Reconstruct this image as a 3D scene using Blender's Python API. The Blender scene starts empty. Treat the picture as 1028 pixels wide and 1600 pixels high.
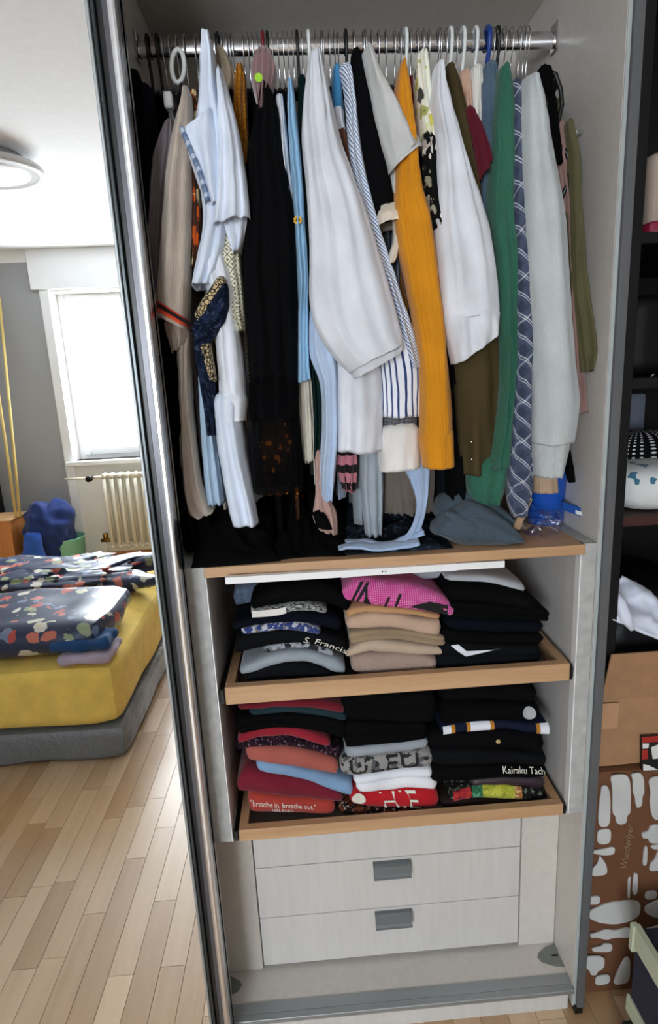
import bpy, math, random
from mathutils import Vector, Matrix, noise

# ------------------------------------------------------------------ camera
F_PX, CX, CY = 934.59, 526.45, 800.0
CAM = Vector((0.0, -1.08, 1.5))
def cam_axes(p, y, r):
    p, y, r = map(math.radians, (p, y, r))
    f = Vector((math.sin(y)*math.cos(p), math.cos(y)*math.cos(p), math.sin(p)))
    rt = Vector((math.cos(y), -math.sin(y), 0)); up = rt.cross(f)
    return math.cos(r)*rt+math.sin(r)*up, -math.sin(r)*rt+math.cos(r)*up, f
AR, AU, AF = cam_axes(-13.2556, 2.6709, -2.7224)
scene = bpy.context.scene
COL = scene.collection
cd = bpy.data.cameras.new('camera'); cam = bpy.data.objects.new('camera', cd); COL.objects.link(cam)
cd.sensor_fit = 'VERTICAL'; cd.sensor_height = 24.0; cd.lens = F_PX*24.0/1600.0
cd.shift_x = -(CX-514.0)/1600.0; cd.clip_start = .02
m = Matrix((AR, AU, -AF)).transposed().to_4x4(); m.translation = CAM; cam.matrix_world = m
scene.camera = cam

# ------------------------------------------------------------------ light
world = bpy.data.worlds.new('sky'); scene.world = world; world.use_nodes = True
bgn = world.node_tree.nodes['Background']; bgn.inputs[0].default_value = (.86, .935, 1.0, 1); bgn.inputs[1].default_value = 30.0
WX0, WX1, WZ0, WZ1, WY = -1.90, -0.50, .88, 2.19, -4.04       # window opening
la = bpy.data.lights.new('window_daylight_offscreen', 'AREA'); la.shape = 'RECTANGLE'; la.size = WX1-WX0; la.size_y = WZ1-WZ0
la.cycles.is_portal = True
lo = bpy.data.objects.new('window_daylight_offscreen', la); COL.objects.link(lo)
lo.location = ((WX0+WX1)/2, WY-.23, (WZ0+WZ1)/2); lo.rotation_euler = (math.radians(90), 0, 0)
vs = scene.view_settings; vs.view_transform = 'Standard'; vs.look = 'None'; vs.gamma = 1.0; vs.use_curve_mapping = False
vs.exposure = 0.34
try: scene.cycles.max_bounces = 12; scene.cycles.diffuse_bounces = 6; scene.cycles.transparent_max_bounces = 12
except Exception: pass

# ------------------------------------------------------------------ helpers
def ray(px, py):
    d = ((px-CX)/F_PX)*AR-((py-CY)/F_PX)*AU+AF
    return d/d.y
def P(px, py, y): return CAM+ray(px, py)*(y-CAM.y)             # pixel -> point on a plane of constant depth
MY = -.06                                                       # mirror plane
def PM(px, py, y=None, z=None, x=None):                         # pixel seen in the mirror -> real point in the room
    r = ray(px, py)
    if z is not None: D = (z-CAM.z)/r.z
    elif x is not None: D = x/r.x
    else: D = 2*MY-y-CAM.y
    q = CAM+r*D; q.y = 2*MY-q.y
    return q
def lin(c):
    if isinstance(c, str): c = tuple(int(c[i:i+2], 16)/255 for i in (0, 2, 4))
    return tuple((v/12.92 if v <= .04045 else ((v+.055)/1.055)**2.4) for v in c)+(1,)
def origin(o):
    v = Vector((0, 0, 0))
    while o is not None: v += o.location; o = o.parent
    return v
def tag(o, label=None, cat=None, group=None, kind=None):
    if label: o['label'] = label
    if cat: o['category'] = cat
    if group: o['group'] = group
    if kind: o['kind'] = kind
    return o
def thing(name, label, cat, loc=(0, 0, 0), group=None):
    o = bpy.data.objects.new(name, None); COL.objects.link(o); o.location = loc; o.empty_display_size = .05
    return tag(o, label, cat, group)
def mk(name, verts, faces, mat, parent=None, smooth=True, uvs=None):
    off = origin(parent)
    me = bpy.data.meshes.new(name); me.from_pydata([tuple(Vector(v)-off) for v in verts], [], faces); me.update()
    if uvs:
        l = me.uv_layers.new(name='UVMap')
        for lp in me.loops: l.data[lp.index].uv = uvs[lp.vertex_index]
    if smooth: me.polygons.foreach_set('use_smooth', [True]*len(me.polygons))
    if mat: me.materials.append(mat)
    o = bpy.data.objects.new(name, me); COL.objects.link(o); o.parent = parent
    return o
class G:                                                        # geometry collector
    def __init__(s): s.v = []; s.f = []
    def add(s, v, f):
        n = len(s.v); s.v += [Vector(q) for q in v]; s.f += [tuple(i+n for i in q) for q in f]; return s
    def box(s, a, b, bev=0.0):
        x0, y0, z0 = [min(a[i], b[i]) for i in range(3)]; x1, y1, z1 = [max(a[i], b[i]) for i in range(3)]
        if bev <= 0:
            return s.add([(x0,y0,z0),(x1,y0,z0),(x1,y1,z0),(x0,y1,z0),(x0,y0,z1),(x1,y0,z1),(x1,y1,z1),(x0,y1,z1)],
                         [(0,3,2,1),(4,5,6,7),(0,1,5,4),(1,2,6,5),(2,3,7,6),(3,0,4,7)])
        bev = min(bev, (x1-x0)/2.01, (y1-y0)/2.01, (z1-z0)/2.01)
        v = []; idx = {}
        for ix, X in ((0, (x0, x1)), (1, None)):
            pass
        for sx in (0, 1):
            for sy in (0, 1):
                for sz in (0, 1):
                    c = [(x0, x1)[sx], (y0, y1)[sy], (z0, z1)[sz]]; d = [bev*(1-2*sx), bev*(1-2*sy), bev*(1-2*sz)]
                    for ax in range(3):
                        q = [c[i]+(0 if i == ax else d[i]) for i in range(3)]; idx[(sx, sy, sz, ax)] = len(v); v.append(q)
        f = []
        for ax in range(3):
            o1, o2 = [i for i in range(3) if i != ax]
            for sd in (0, 1):
                q = []
                for a_, b_ in ((0, 0), (1, 0), (1, 1), (0, 1)):
                    k = [0, 0, 0]; k[ax] = sd; k[o1] = a_; k[o2] = b_; q.append(idx[(*k, ax)])
                if (sd == 0) == (ax != 1): q.reverse()
                f.append(q)
        for ax in range(3):
            o1, o2 = [i for i in range(3) if i != ax]
            for a_ in (0, 1):
                for b_ in (0, 1):
                    k0 = [0, 0, 0]; k1 = [0, 0, 0]; k0[o1] = k1[o1] = a_; k0[o2] = k1[o2] = b_; k1[ax] = 1
                    f.append((idx[(*k0, o1)], idx[(*k1, o1)], idx[(*k1, o2)], idx[(*k0, o2)]))
        for sx in (0, 1):
            for sy in (0, 1):
                for sz in (0, 1): f.append(tuple(idx[(sx, sy, sz, ax)] for ax in range(3)))
        return s.add(v, f)
    def tube(s, path, r, n=8, closed=False):
        path = [Vector(p) for p in path]; v = []; f = []; k = len(path)
        up = Vector((1, 0, 0)); 
        for i, p in enumerate(path):
            a = path[(i-1) % k] if (closed or i > 0) else p; b = path[(i+1) % k] if (closed or i < k-1) else p
            t = (b-a).normalized()
            e1 = (up-t*up.dot(t))
            if e1.length < .2: e1 = Vector((0, 1, 0))-t*t.y
            if e1.length < .2: e1 = Vector((0, 0, 1))-t*t.z
            e1.normalize(); e2 = t.cross(e1); up = e1
            rr = r[i] if isinstance(r, (list, tuple)) else r
            for j in range(n):
                a_ = 2*math.pi*j/n; v.append(p+(e1*math.cos(a_)+e2*math.sin(a_))*rr)
        for i in range(k if closed else k-1):
            i2 = (i+1) % k
            for j in range(n): f.append((i*n+j, i*n+(j+1) % n, i2*n+(j+1) % n, i2*n+j))
        if not closed: f.append(tuple(range(n))[::-1]); f.append(tuple((k-1)*n+j for j in range(n)))
        return s.add(v, f)
    def prism(s, poly, n):                                      # polygon of 3-D points extruded by n
        k = len(poly); n = Vector(n); poly = [Vector(p) for p in poly]
        return s.add(poly+[p+n for p in poly], [tuple(range(k))[::-1], tuple(range(k, 2*k))]+[(i, (i+1) % k, (i+1) % k+k, i+k) for i in range(k)])
    def lathe(s, prof, c, n=24, axis='z'):
        v = []; f = []; k = len(prof); c = Vector(c)
        for r, h in prof:
            for j in range(n):
                a = 2*math.pi*j/n; q = (r*math.cos(a), r*math.sin(a), h)
                if axis == 'x': q = (h, r*math.cos(a), r*math.sin(a))
                if axis == 'y': q = (r*math.cos(a), h, r*math.sin(a))
                v.append(c+Vector(q))
        for i in range(k-1):
            for j in range(n): f.append((i*n+j, i*n+(j+1) % n, (i+1)*n+(j+1) % n, (i+1)*n+j))
        f.append(tuple(range(n))[::-1]); f.append(tuple((k-1)*n+j for j in range(n)))
        return s.add(v, f)
    def obj(s, name, mat, parent=None, smooth=False): return mk(name, s.v, s.f, mat, parent, smooth)
def cr(pts, t):                                                 # Catmull-Rom through tuples, t in [0, len-1]
    i = min(int(t), len(pts)-2); u = t-i
    p1, p2 = pts[i], pts[i+1]; p0 = pts[i-1] if i > 0 else p1; p3 = pts[i+2] if i+2 < len(pts) else p2
    return tuple(.5*(2*b+(c-a)*u+(2*a-5*b+4*c-d)*u*u+(3*b-a-3*c+d)*u**3) for a, b, c, d in zip(p0, p1, p2, p3))

# ------------------------------------------------------------------ materials
MATS = {}
class NT:
    def __init__(s, name):
        s.m = bpy.data.materials.new(name); s.m.use_nodes = True; s.t = s.m.node_tree
        s.b = s.t.nodes['Principled BSDF']; s.out = s.t.nodes['Material Output']
    def n(s, ty, **kw):
        x = s.t.nodes.new('ShaderNode'+ty)
        for k, v in kw.items():
            if k[0] == 'i' and k[1:].isdigit(): s.set(x.inputs[int(k[1:])], v)
            elif k.startswith('in_'): s.set(x.inputs[k[3:].replace('_', ' ')], v)
            else: setattr(x, k, v)
        return x
    def set(s, sock, v):
        if isinstance(v, bpy.types.NodeSocket): s.t.links.new(v, sock)
        else: sock.default_value = v
    def math(s, op, a, b=0.0, clamp=False):
        x = s.n('Math', operation=op, use_clamp=clamp); s.set(x.inputs[0], a); s.set(x.inputs[1], b); return x.outputs[0]
    def mix(s, f, a, b, bt='MIX'):
        x = s.n('Mix', data_type='RGBA', blend_type=bt); s.set(x.inputs[0], f); s.set(x.inputs[6], a); s.set(x.inputs[7], b); return x.outputs[2]
    def ramp(s, f, stops, interp='LINEAR'):
        x = s.n('ValToRGB'); x.color_ramp.interpolation = interp; e = x.color_ramp.elements
        while len(e) < len(stops): e.new(.5)
        for q, (p, c) in zip(e, stops): q.position = p; q.color = c
        s.set(x.inputs[0], f); return x.outputs[0]
    def noise(s, vec, scale, detail=2.0, rough=.5):
        x = s.n('TexNoise'); s.set(x.inputs['Vector'], vec); x.inputs['Scale'].default_value = scale; x.inputs['Detail'].default_value = detail; x.inputs['Roughness'].default_value = rough; return x.outputs['Fac']
    def mapping(s, vec, sc=(1, 1, 1), rot=(0, 0, 0), loc=(0, 0, 0)):
        x = s.n('Mapping'); s.set(x.inputs[0], vec); x.inputs['Scale'].default_value = sc; x.inputs['Rotation'].default_value = rot; x.inputs['Location'].default_value = loc; return x.outputs[0]
    def bump(s, h, strength=.3, dist=.002):
        x = s.n('Bump'); x.inputs['Strength'].default_value = strength; x.inputs['Distance'].default_value = dist; s.set(x.inputs['Height'], h); s.t.links.new(x.outputs[0], s.b.inputs['Normal'])
def simple(name, col, rough=.5, metal=0.0, var=.06, vscale=8.0, bump=0.0, bscale=200.0, spec=.5, stretch=None, coat=0.0):
    if name in MATS: return MATS[name]
    t = NT(name); tc = t.n('TexCoord').outputs['Object']
    v = t.mapping(tc, stretch) if stretch else tc
    c = lin(col); f = t.noise(v, vscale, 4)
    t.set(t.b.inputs['Base Color'], t.ramp(f, [(.25, tuple(max(0, x*(1-var*2)) for x in c[:3])+(1,)), (.75, tuple(min(1, x*(1+var)) for x in c[:3])+(1,))]))
    t.b.inputs['Roughness'].default_value = rough; t.b.inputs['Metallic'].default_value = metal; t.b.inputs['Specular IOR Level'].default_value = spec
    t.b.inputs['Coat Weight'].default_value = coat
    if bump: t.bump(t.noise(v, bscale, 3), bump, .001)
    MATS[name] = t.m; return t.m
def wood(name, c1, c2, rough=.45, axis='x', scale=14.0, perobj=False):
    t = NT(name); tc = t.n('TexCoord').outputs['Object']
    st = {'x': (.06, 1, 1), 'y': (1, .06, 1), 'z': (1, 1, .06)}[axis]
    vec = tc
    oi = t.n('ObjectInfo').outputs['Random']
    if perobj:
        isl = t.n('NewGeometry').outputs['Random Per Island']
        rnd = t.math('FRACT', t.math('ADD', t.math('MULTIPLY', oi, 7.31), t.math('MULTIPLY', isl, 3.77)))
        cb = t.n('CombineXYZ'); t.set(cb.inputs[0], t.math('MULTIPLY', rnd, 17.0)); t.set(cb.inputs[1], t.math('MULTIPLY', rnd, 9.0))
        va = t.n('VectorMath', operation='ADD'); t.set(va.inputs[0], tc); t.set(va.inputs[1], cb.outputs[0]); vec = va.outputs[0]
    v = t.mapping(vec, st)
    g = t.noise(v, scale, 6, .6); fine = t.noise(v, scale*9, 3, .6)
    a = t.math('ADD', t.math('MULTIPLY', g, .7), t.math('MULTIPLY', fine, .3))
    if perobj: a = t.math('ADD', t.math('MULTIPLY', a, .5), t.math('MULTIPLY', rnd, .42))
    t.set(t.b.inputs['Base Color'], t.ramp(a, [(.3, lin(c2)), (.68, lin(c1))]))
    t.b.inputs['Roughness'].default_value = rough
    if perobj: t.b.inputs['Coat Weight'].default_value = .9; t.b.inputs['Coat Roughness'].default_value = .30; t.b.inputs['Specular IOR Level'].default_value = .7
    t.bump(fine, .08, .0006)
    MATS[name] = t.m; return t.m
def cloth(name, col, kind='plain', col2='ffffff', col3='333333', per=.012, rough=.9, bump=.35, bs=900.0, sheer=0.0, pal=None, scale=30.0, sheen=.15, spec=.2):
    if name in MATS: return MATS[name]
    t = NT(name); tc = t.n('TexCoord'); uv = tc.outputs['UV']; ob = tc.outputs['Object']
    c = lin(col); big = t.noise(ob, 14, 3)
    base = t.ramp(big, [(.3, tuple(x*.88 for x in c[:3])+(1,)), (.7, tuple(min(1, x*1.06) for x in c[:3])+(1,))])
    s = t.n('SeparateXYZ'); t.set(s.inputs[0], uv); u, v = s.outputs[0], s.outputs[1]
    fine = t.noise(ob, bs, 2)
    h = fine
    def stripe(q, p, w): return t.math('LESS_THAN', t.math('FRACT', t.math('DIVIDE', t.math('ADD', q, 10.0), p)), w)
    if kind == 'stripes': base = t.mix(stripe(u, per, .30), base, lin(col2))
    elif kind == 'vstripes': base = t.mix(stripe(v, per, .45), base, lin(col2))
    elif kind == 'bands':                                       # a run of coloured bands along the length
        base = t.ramp(t.math('FRACT', t.math('DIVIDE', t.math('ADD', v, .005), per)), pal and [(i/len(pal), lin(k)) for i, k in enumerate(pal)], 'CONSTANT')
    elif kind == 'ubands':
        base = t.ramp(t.math('FRACT', t.math('DIVIDE', t.math('ADD', u, 10.0), per)), [(i/len(pal), lin(k)) for i, k in enumerate(pal)], 'CONSTANT')
    elif kind == 'diag': base = t.mix(stripe(t.math('ADD', u, t.math('MULTIPLY', v, .8)), per, .36), base, lin(col2))
    elif kind == 'plaid':
        d1 = t.math('ADD', u, t.math('MULTIPLY', v, .9)); d2 = t.math('SUBTRACT', u, t.math('MULTIPLY', v, .9))
        base = t.mix(t.math('MULTIPLY', stripe(d1, per, .45), .35), base, lin(col3)); base = t.mix(t.math('MULTIPLY', stripe(d2, per, .45), .35), base, lin(col3))
        wn = t.noise(ob, 250, 1)
        base = t.mix(t.math('MULTIPLY', t.math('ADD', stripe(d1, per, .06), stripe(t.math('ADD', d1, per*.86), per, .05), True), .75), base, lin(col2)); base = t.mix(t.math('MULTIPLY', stripe(d2, per*1.9, .05), .45), base, lin(col2))
    elif kind == 'check':
        base = t.mix(t.math('MULTIPLY', stripe(u, per, .5), .5), base, lin(col2)); base = t.mix(t.math('MULTIPLY', stripe(v, per, .5), .5), base, lin(col2))
    elif kind == 'floral':                                      # blotches of several colours
        w = t.noise(ob, scale*.8, 2); x = t.n('TexNoise'); t.set(x.inputs['Vector'], ob); x.inputs['Scale'].default_value = scale*1.3
        va = t.n('VectorMath', operation='MULTIPLY_ADD'); t.set(va.inputs[0], x.outputs['Color']); va.inputs[1].default_value = (.95/scale,)*3; t.set(va.inputs[2], ob)
        vo = t.n('TexVoronoi'); t.set(vo.inputs['Vector'], va.outputs[0]); vo.inputs['Scale'].default_value = scale
        sp = t.n('SeparateColor'); t.set(sp.inputs[0], vo.outputs['Color'])
        petals = t.ramp(sp.outputs[0], [(i/len(pal), lin(k)) for i, k in enumerate(pal)], 'CONSTANT')
        msk = t.math('LESS_THAN', vo.outputs['Distance'], .47)
        base = t.mix(msk, base, petals)
        base = t.mix(t.math('LESS_THAN', vo.outputs['Distance'], .10), base, lin(col3))
    elif kind == 'leopard':
        vo = t.n('TexVoronoi'); t.set(vo.inputs['Vector'], ob); vo.inputs['Scale'].default_value = scale; vo.feature = 'DISTANCE_TO_EDGE'
        base = t.mix(t.math('LESS_THAN', vo.outputs[0], .12), base, lin(col2))
    elif kind == 'diamond':
        d1 = t.math('FRACT', t.math('DIVIDE', t.math('ADD', t.math('ADD', u, v), 10.0), per)); d2 = t.math('FRACT', t.math('DIVIDE', t.math('ADD', t.math('SUBTRACT', u, v), 10.0), per))
        e1 = t.math('ABSOLUTE', t.math('SUBTRACT', d1, .5)); e2 = t.math('ABSOLUTE', t.math('SUBTRACT', d2, .5)); mx = t.math('MAXIMUM', e1, e2)
        base = t.mix(t.math('GREATER_THAN', mx, .43), base, lin(col2)); base = t.mix(t.math('LESS_THAN', mx, .17), base, lin(col2))
    elif kind == 'polka':
        du = t.math('SUBTRACT', t.math('FRACT', t.math('DIVIDE', t.math('ADD', u, 10.0), per)), .5); dv = t.math('SUBTRACT', t.math('FRACT', t.math('DIVIDE', t.math('ADD', v, 10.0), per)), .5)
        base = t.mix(t.math('LESS_THAN', t.math('ADD', t.math('MULTIPLY', du, du), t.math('MULTIPLY', dv, dv)), .055), base, lin(col2))
    elif kind == 'melange': base = t.mix(t.math('MULTIPLY', t.noise(ob, 420, 2), .75), base, lin(col2))
    elif kind == 'splash':
        n1 = t.noise(ob, scale, 3); n2 = t.noise(ob, scale*2.1, 2)
        base = t.mix(t.math('GREATER_THAN', n1, .53), base, lin(col2)); base = t.mix(t.math('GREATER_THAN', n2, .60), base, lin(col3))
    if kind in ('rib', 'knit') or kind == 'melange':
        p = per if kind != 'melange' else .004
        w = t.math('SINE', t.math('MULTIPLY', u, 2*math.pi/p))
        if kind == 'knit': w = t.math('ADD', w, t.math('SINE', t.math('MULTIPLY', t.math('ADD', v, u), 2*math.pi/p*.8)))
        h = t.math('ADD', t.math('MULTIPLY', w, .6 if kind != 'melange' else .1), fine)
    t.set(t.b.inputs['Base Color'], base); t.b.inputs['Roughness'].default_value = rough; t.b.inputs['Specular IOR Level'].default_value = spec
    lum = max(c[:3]); t.b.inputs['Sheen Weight'].default_value = sheen if lum > .06 else 0.0
    if lum < .03: t.b.inputs['Specular IOR Level'].default_value = .08
    t.bump(h, bump, .0012)
    if sheer:
        tr = t.n('BsdfTransparent'); mx = t.n('MixShader'); mx.inputs[0].default_value = sheer
        t.t.links.new(t.b.outputs[0], mx.inputs[1]); t.t.links.new(tr.outputs[0], mx.inputs[2]); t.t.links.new(mx.outputs[0], t.out.inputs[0])
    MATS[name] = t.m; return t.m

M_LAM = simple('beige_laminate', 'ccc6bf', .42, var=.03, vscale=60, bump=.05, bscale=500)
M_WHITE = simple('white_laminate', 'ccc9c6', .4, var=.03, vscale=70, stretch=(1, 1, .1), bump=.05, bscale=300)
M_CONC = simple('concrete_laminate', 'b0b0ae', .55, var=.10, vscale=55, bump=.08, bscale=120)
M_EDGE = simple('edge_band', 'a9b0b0', .45, var=.04)
M_GREYWALL = simple('grey_wall_paint', 'a2a3a4', .85, var=.02, vscale=40, bump=.1, bscale=90)
M_DGREY = simple('dark_grey_profile', '5c5d5f', .45, var=.05)
M_BLACK = simple('black_metal', '0d0d0e', .35, var=.05)
M_BLKWOOD = simple('black_board', '0c0b0c', .5, var=.05, spec=.3)
M_CHROME = simple('chrome', 'e6e6ea', .12, 1.0, var=.02)
M_ALU = simple('brushed_aluminium', 'a4a9ab', .5, .7, var=.05, vscale=40, stretch=(.05, 1, 1))
M_RAILW = simple('white_metal', 'eeeeee', .35, var=.02)
M_OAK = wood('oak_veneer', 'c8a27c', 'ad855f', .45, 'x', 22)
M_OAKY = wood('oak_veneer_side', 'c8a27c', 'ad855f', .45, 'y', 22)
M_FLOOR = wood('beech_laminate_strip', 'dabb96', 'b48f68', .34, 'y', 26, perobj=True)
M_WALL = simple('white_wall_paint', 'eeece8', .85, var=.02, vscale=40, bump=.1, bscale=90)
M_CEIL = simple('white_ceiling_paint', 'f2f2f2', .9, var=.02, vscale=30, bump=.06, bscale=100)
M_CREAM = simple('cream_wall_paint', 'e9e4d6', .7, var=.02)
M_FRAME = simple('white_window_frame', 'f2f3f3', .35, var=.01)
M_RAD = simple('cream_radiator_enamel', 'e8e2d0', .35, var=.02)
M_BRASS = simple('brass', 'a87d3a', .35, 1.0, var=.1)
M_CARD = simple('cardboard', 'a17a58', .85, var=.07, vscale=30, bump=.1, bscale=150)
M_FELT = simple('grey_felt', '5d554e', .95, var=.1, vscale=80, bump=.3, bscale=500)
M_PRINTW = simple('white_print', 'd9d9d6', .7, var=.03)
M_PLW = simple('white_plastic', 'eef0ee', .35, var=.01)
M_GREYP = simple('grey_plastic', '777a76', .5, var=.05)
t = NT('mirror_glass'); t.b.inputs['Metallic'].default_value = 1; t.b.inputs['Roughness'].default_value = 0.0
tcm = t.n('TexCoord').outputs['Object']; t.set(t.b.inputs['Base Color'], t.ramp(t.noise(tcm, 3, 2), [(.3, (.93, .945, .95, 1)), (.7, (.94, .95, .955, 1))])); M_MIRROR = t.m
t = NT('window_glass'); tr = t.n('BsdfTransparent'); gl = t.n('BsdfGlossy'); gl.inputs['Roughness'].default_value = .02; mx = t.n('MixShader')
t.set(mx.inputs[0], t.math('MULTIPLY', t.noise(t.n('TexCoord').outputs['Object'], 2, 1), .12))
t.t.links.new(tr.outputs[0], mx.inputs[1]); t.t.links.new(gl.outputs[0], mx.inputs[2]); t.t.links.new(mx.outputs[0], t.out.inputs[0]); M_GLASS = t.m
t = NT('clear_plastic_film'); tr = t.n('BsdfTransparent'); gl = t.n('BsdfGlossy'); gl.inputs['Roughness'].default_value = .12; mx = t.n('MixShader')
t.set(mx.inputs[0], t.ramp(t.noise(t.n('TexCoord').outputs['Object'], 60, 2), [(.4, (.10,)*3+(1,)), (.7, (.4,)*3+(1,))]))
t.t.links.new(tr.outputs[0], mx.inputs[1]); t.t.links.new(gl.outputs[0], mx.inputs[2]); t.t.links.new(mx.outputs[0], t.out.inputs[0]); M_FILM = t.m

# ------------------------------------------------------------------ room shell
RX0, RX1, RY0, RY1, RZ = -3.1, 1.75, WY, .60, 2.50
def struct(o): o['kind'] = 'structure'; return o
struct(G().box((RX0-.1, RY0-.25, RZ), (RX1+.1, RY1+.1, RZ+.1)).obj('ceiling', M_CEIL))
struct(G().box((RX0-.1, RY1, 0), (RX1+.1, RY1+.1, RZ)).obj('wall_back', M_WALL))
struct(G().box((RX0-.1, RY0-.25, 0), (RX0, RY1, RZ)).obj('wall_left', M_GREYWALL))
struct(G().box((RX1, RY0-.25, 0), (RX1+.1, RY1, RZ)).obj('wall_right', M_GREYWALL))
t = NT('grey_and_white_wall_paint'); tc = t.n('TexCoord').outputs['Object']; s = t.n('SeparateXYZ'); t.set(s.inputs[0], tc)
msk = t.math('MULTIPLY', t.math('LESS_THAN', s.outputs[0], -1.985), t.math('LESS_THAN', s.outputs[2], 2.415))
t.set(t.b.inputs['Base Color'], t.mix(msk, lin('efeeea'), lin('a2a3a4'))); t.b.inputs['Roughness'].default_value = .85
t.bump(t.noise(tc, 90, 2), .1, .001); M_WWALL = t.m
g = G()
g.box((RX0, WY-.25, 0), (WX0, WY, RZ)); g.box((WX1, WY-.25, 0), (RX1, WY, RZ)); g.box((WX0, WY-.25, WZ1), (WX1, WY, RZ)); g.box((WX0, WY-.25, 0), (WX1, WY, WZ0))
struct(g.obj('wall_window', M_WWALL))
# floor: base slab and separate strips
fl = struct(G().box((RX0-.1, RY0-.25, -.06), (RX1+.1, RY1+.1, -.009)).obj('floor', simple('floor_underlay', '6f553b', .9)))
random.seed(5)
SW = .066; pm = {}
rest = G(); cnt = 0
nx = int((RX1-RX0)/SW)+1
for i in range(nx):
    x0 = RX0+i*SW; y = RY0-random.random()*.5
    while y < RY1:
        L = random.choice((.28, .36, .44, .52)); y0, y1 = max(y, RY0), min(y+L, RY1); y += L
        if y1-y0 < .02: continue
        near = -1.02 < x0 < .92 and y1 > -3.2 and y0 < .02
        if near and y1-y0 > L-1e-6 and cnt < 300:
            if L not in pm:
                o = G().box((.0004, .0004, -.009), (SW-.0004, L-.0004, 0), .0006).obj('floor_strip', M_FLOOR, fl); pm[L] = o
            else:
                o = pm[L].copy(); COL.objects.link(o); o.parent = fl
            o.location = (x0, y0, 0); cnt += 1
        else: rest.box((x0+.0004, y0+.0004, -.009), (x0+SW-.0004, y1-.0004, 0))
tag(rest.obj('floor_strips', M_FLOOR, fl), kind='stuff')

# window with frame, sashes, panes, sill
wn = struct(thing('window_1', None, None, ((WX0+WX1)/2, WY-.12, WZ0)))
fw = .055
g = G(); g.box((WX0, WY-.2, WZ0), (WX0+fw, WY-.12, WZ1), .004); g.box((WX1-fw, WY-.2, WZ0), (WX1, WY-.12, WZ1), .004); g.box((WX0+fw, WY-.2, WZ1-fw), (WX1-fw, WY-.12, WZ1), .004); g.box((WX0+fw, WY-.2, WZ0), (WX1-fw, WY-.12, WZ0+.03), .004)
g.obj('window_frame', M_FRAME, wn)
xm = (WX0+WX1)/2
for a, b in ((WX0+fw-.005, xm+.01), (xm-.01+.02, WX1-fw+.005)):
    g = G(); z0, z1 = WZ0+.03, WZ1-fw+.005; sw = .06
    g.box((a, WY-.17, z0), (a+sw, WY-.1, z1), .006); g.box((b-sw, WY-.17, z0), (b, WY-.1, z1), .006); g.box((a+sw, WY-.17, z0), (b-sw, WY-.1, z0+sw), .006); g.box((a+sw, WY-.17, z1-sw), (b-sw, WY-.1, z1), .006)
    so = g.obj('sash', M_FRAME, wn); G().box((a+sw, WY-.14, z0+sw), (b-sw, WY-.136, z1-sw)).obj('pane', M_GLASS, so)
struct(G().box((WX0-.06, WY-.1, WZ0-.035), (WX1+.06, WY+.06, WZ0), .005).obj('trim_1', M_FRAME))
struct(G().box((-2.03, WY, WZ1+.02), (WX1+.14, WY+.035, RZ), .004).obj('trim_2', M_FRAME))
struct(G().box((-1.975, WY, .03), (WX0-.005, WY+.02, WZ1+.02), .003).obj('trim_3', M_FRAME))
tag(bpy.data.objects['trim_2'], 'white roller shutter box above the window'); tag(bpy.data.objects['trim_1'], 'white window sill above the radiator'); tag(bpy.data.objects['trim_3'], 'white strip between grey wall and window')
struct(G().box((-1.96, WY, 0), (RX1, WY+.015, .09), .003).obj('baseboard_window', simple('brown_baseboard', 'b27b4a', .5)))

# ------------------------------------------------------------------ room seen in the mirror
ra = thing('radiator', 'cream ribbed column radiator under the window', 'radiator', (-1.3, WY+.11, .15))
for i in range(14):
    x = -1.64+i*.062; g = G()
    for dy in (-.04, .04):
        g.tube([(x, WY+.11+dy, .19), (x, WY+.11+dy, .74)], .014, 8)
    g.tube([(x, WY+.07, .745), (x, WY+.085, .77), (x, WY+.135, .77), (x, WY+.15, .745)], .016, 8); g.tube([(x, WY+.07, .185), (x, WY+.085, .16), (x, WY+.135, .16), (x, WY+.15, .185)], .016, 8)
    g.obj('column', M_RAD, ra, True)
G().tube([(-1.66, WY+.11, .76), (-.8, WY+.11, .76)], .018, 8).tube([(-1.66, WY+.11, .17), (-.8, WY+.11, .17)], .018, 8).obj('manifold', M_RAD, ra, True)
G().tube([(-1.66, WY+.11, .75), (-1.78, WY+.11, .75)], .012, 8).tube([(-1.78, WY+.11, .75), (-1.96, WY+.11, .75)], .009, 8).obj('pipe', M_RAD, ra, True)
G().lathe([(.0, -.03), (.022, -.03), (.026, 0), (.024, .03), (0, .03)], (-1.75, WY+.15, .75), 12, 'y').obj('valve_knob', M_BLACK, ra, True)
G().lathe([(.0, -.03), (.02, -.03), (.022, .03), (0, .03)], (-1.70, WY+.11, .25), 12).tube([(-1.66, WY+.11, .22), (-1.74, WY+.11, .22)], .016, 8).obj('return_valve', M_BRASS, ra, True)
G().tube([(-1.70, WY+.11, .2), (-1.71, WY+.1, .12), (-1.80, WY+.09, .08), (-1.95, WY+.09, .06)], .01, 8).obj('pipe', M_RAD, ra, True)

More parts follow.
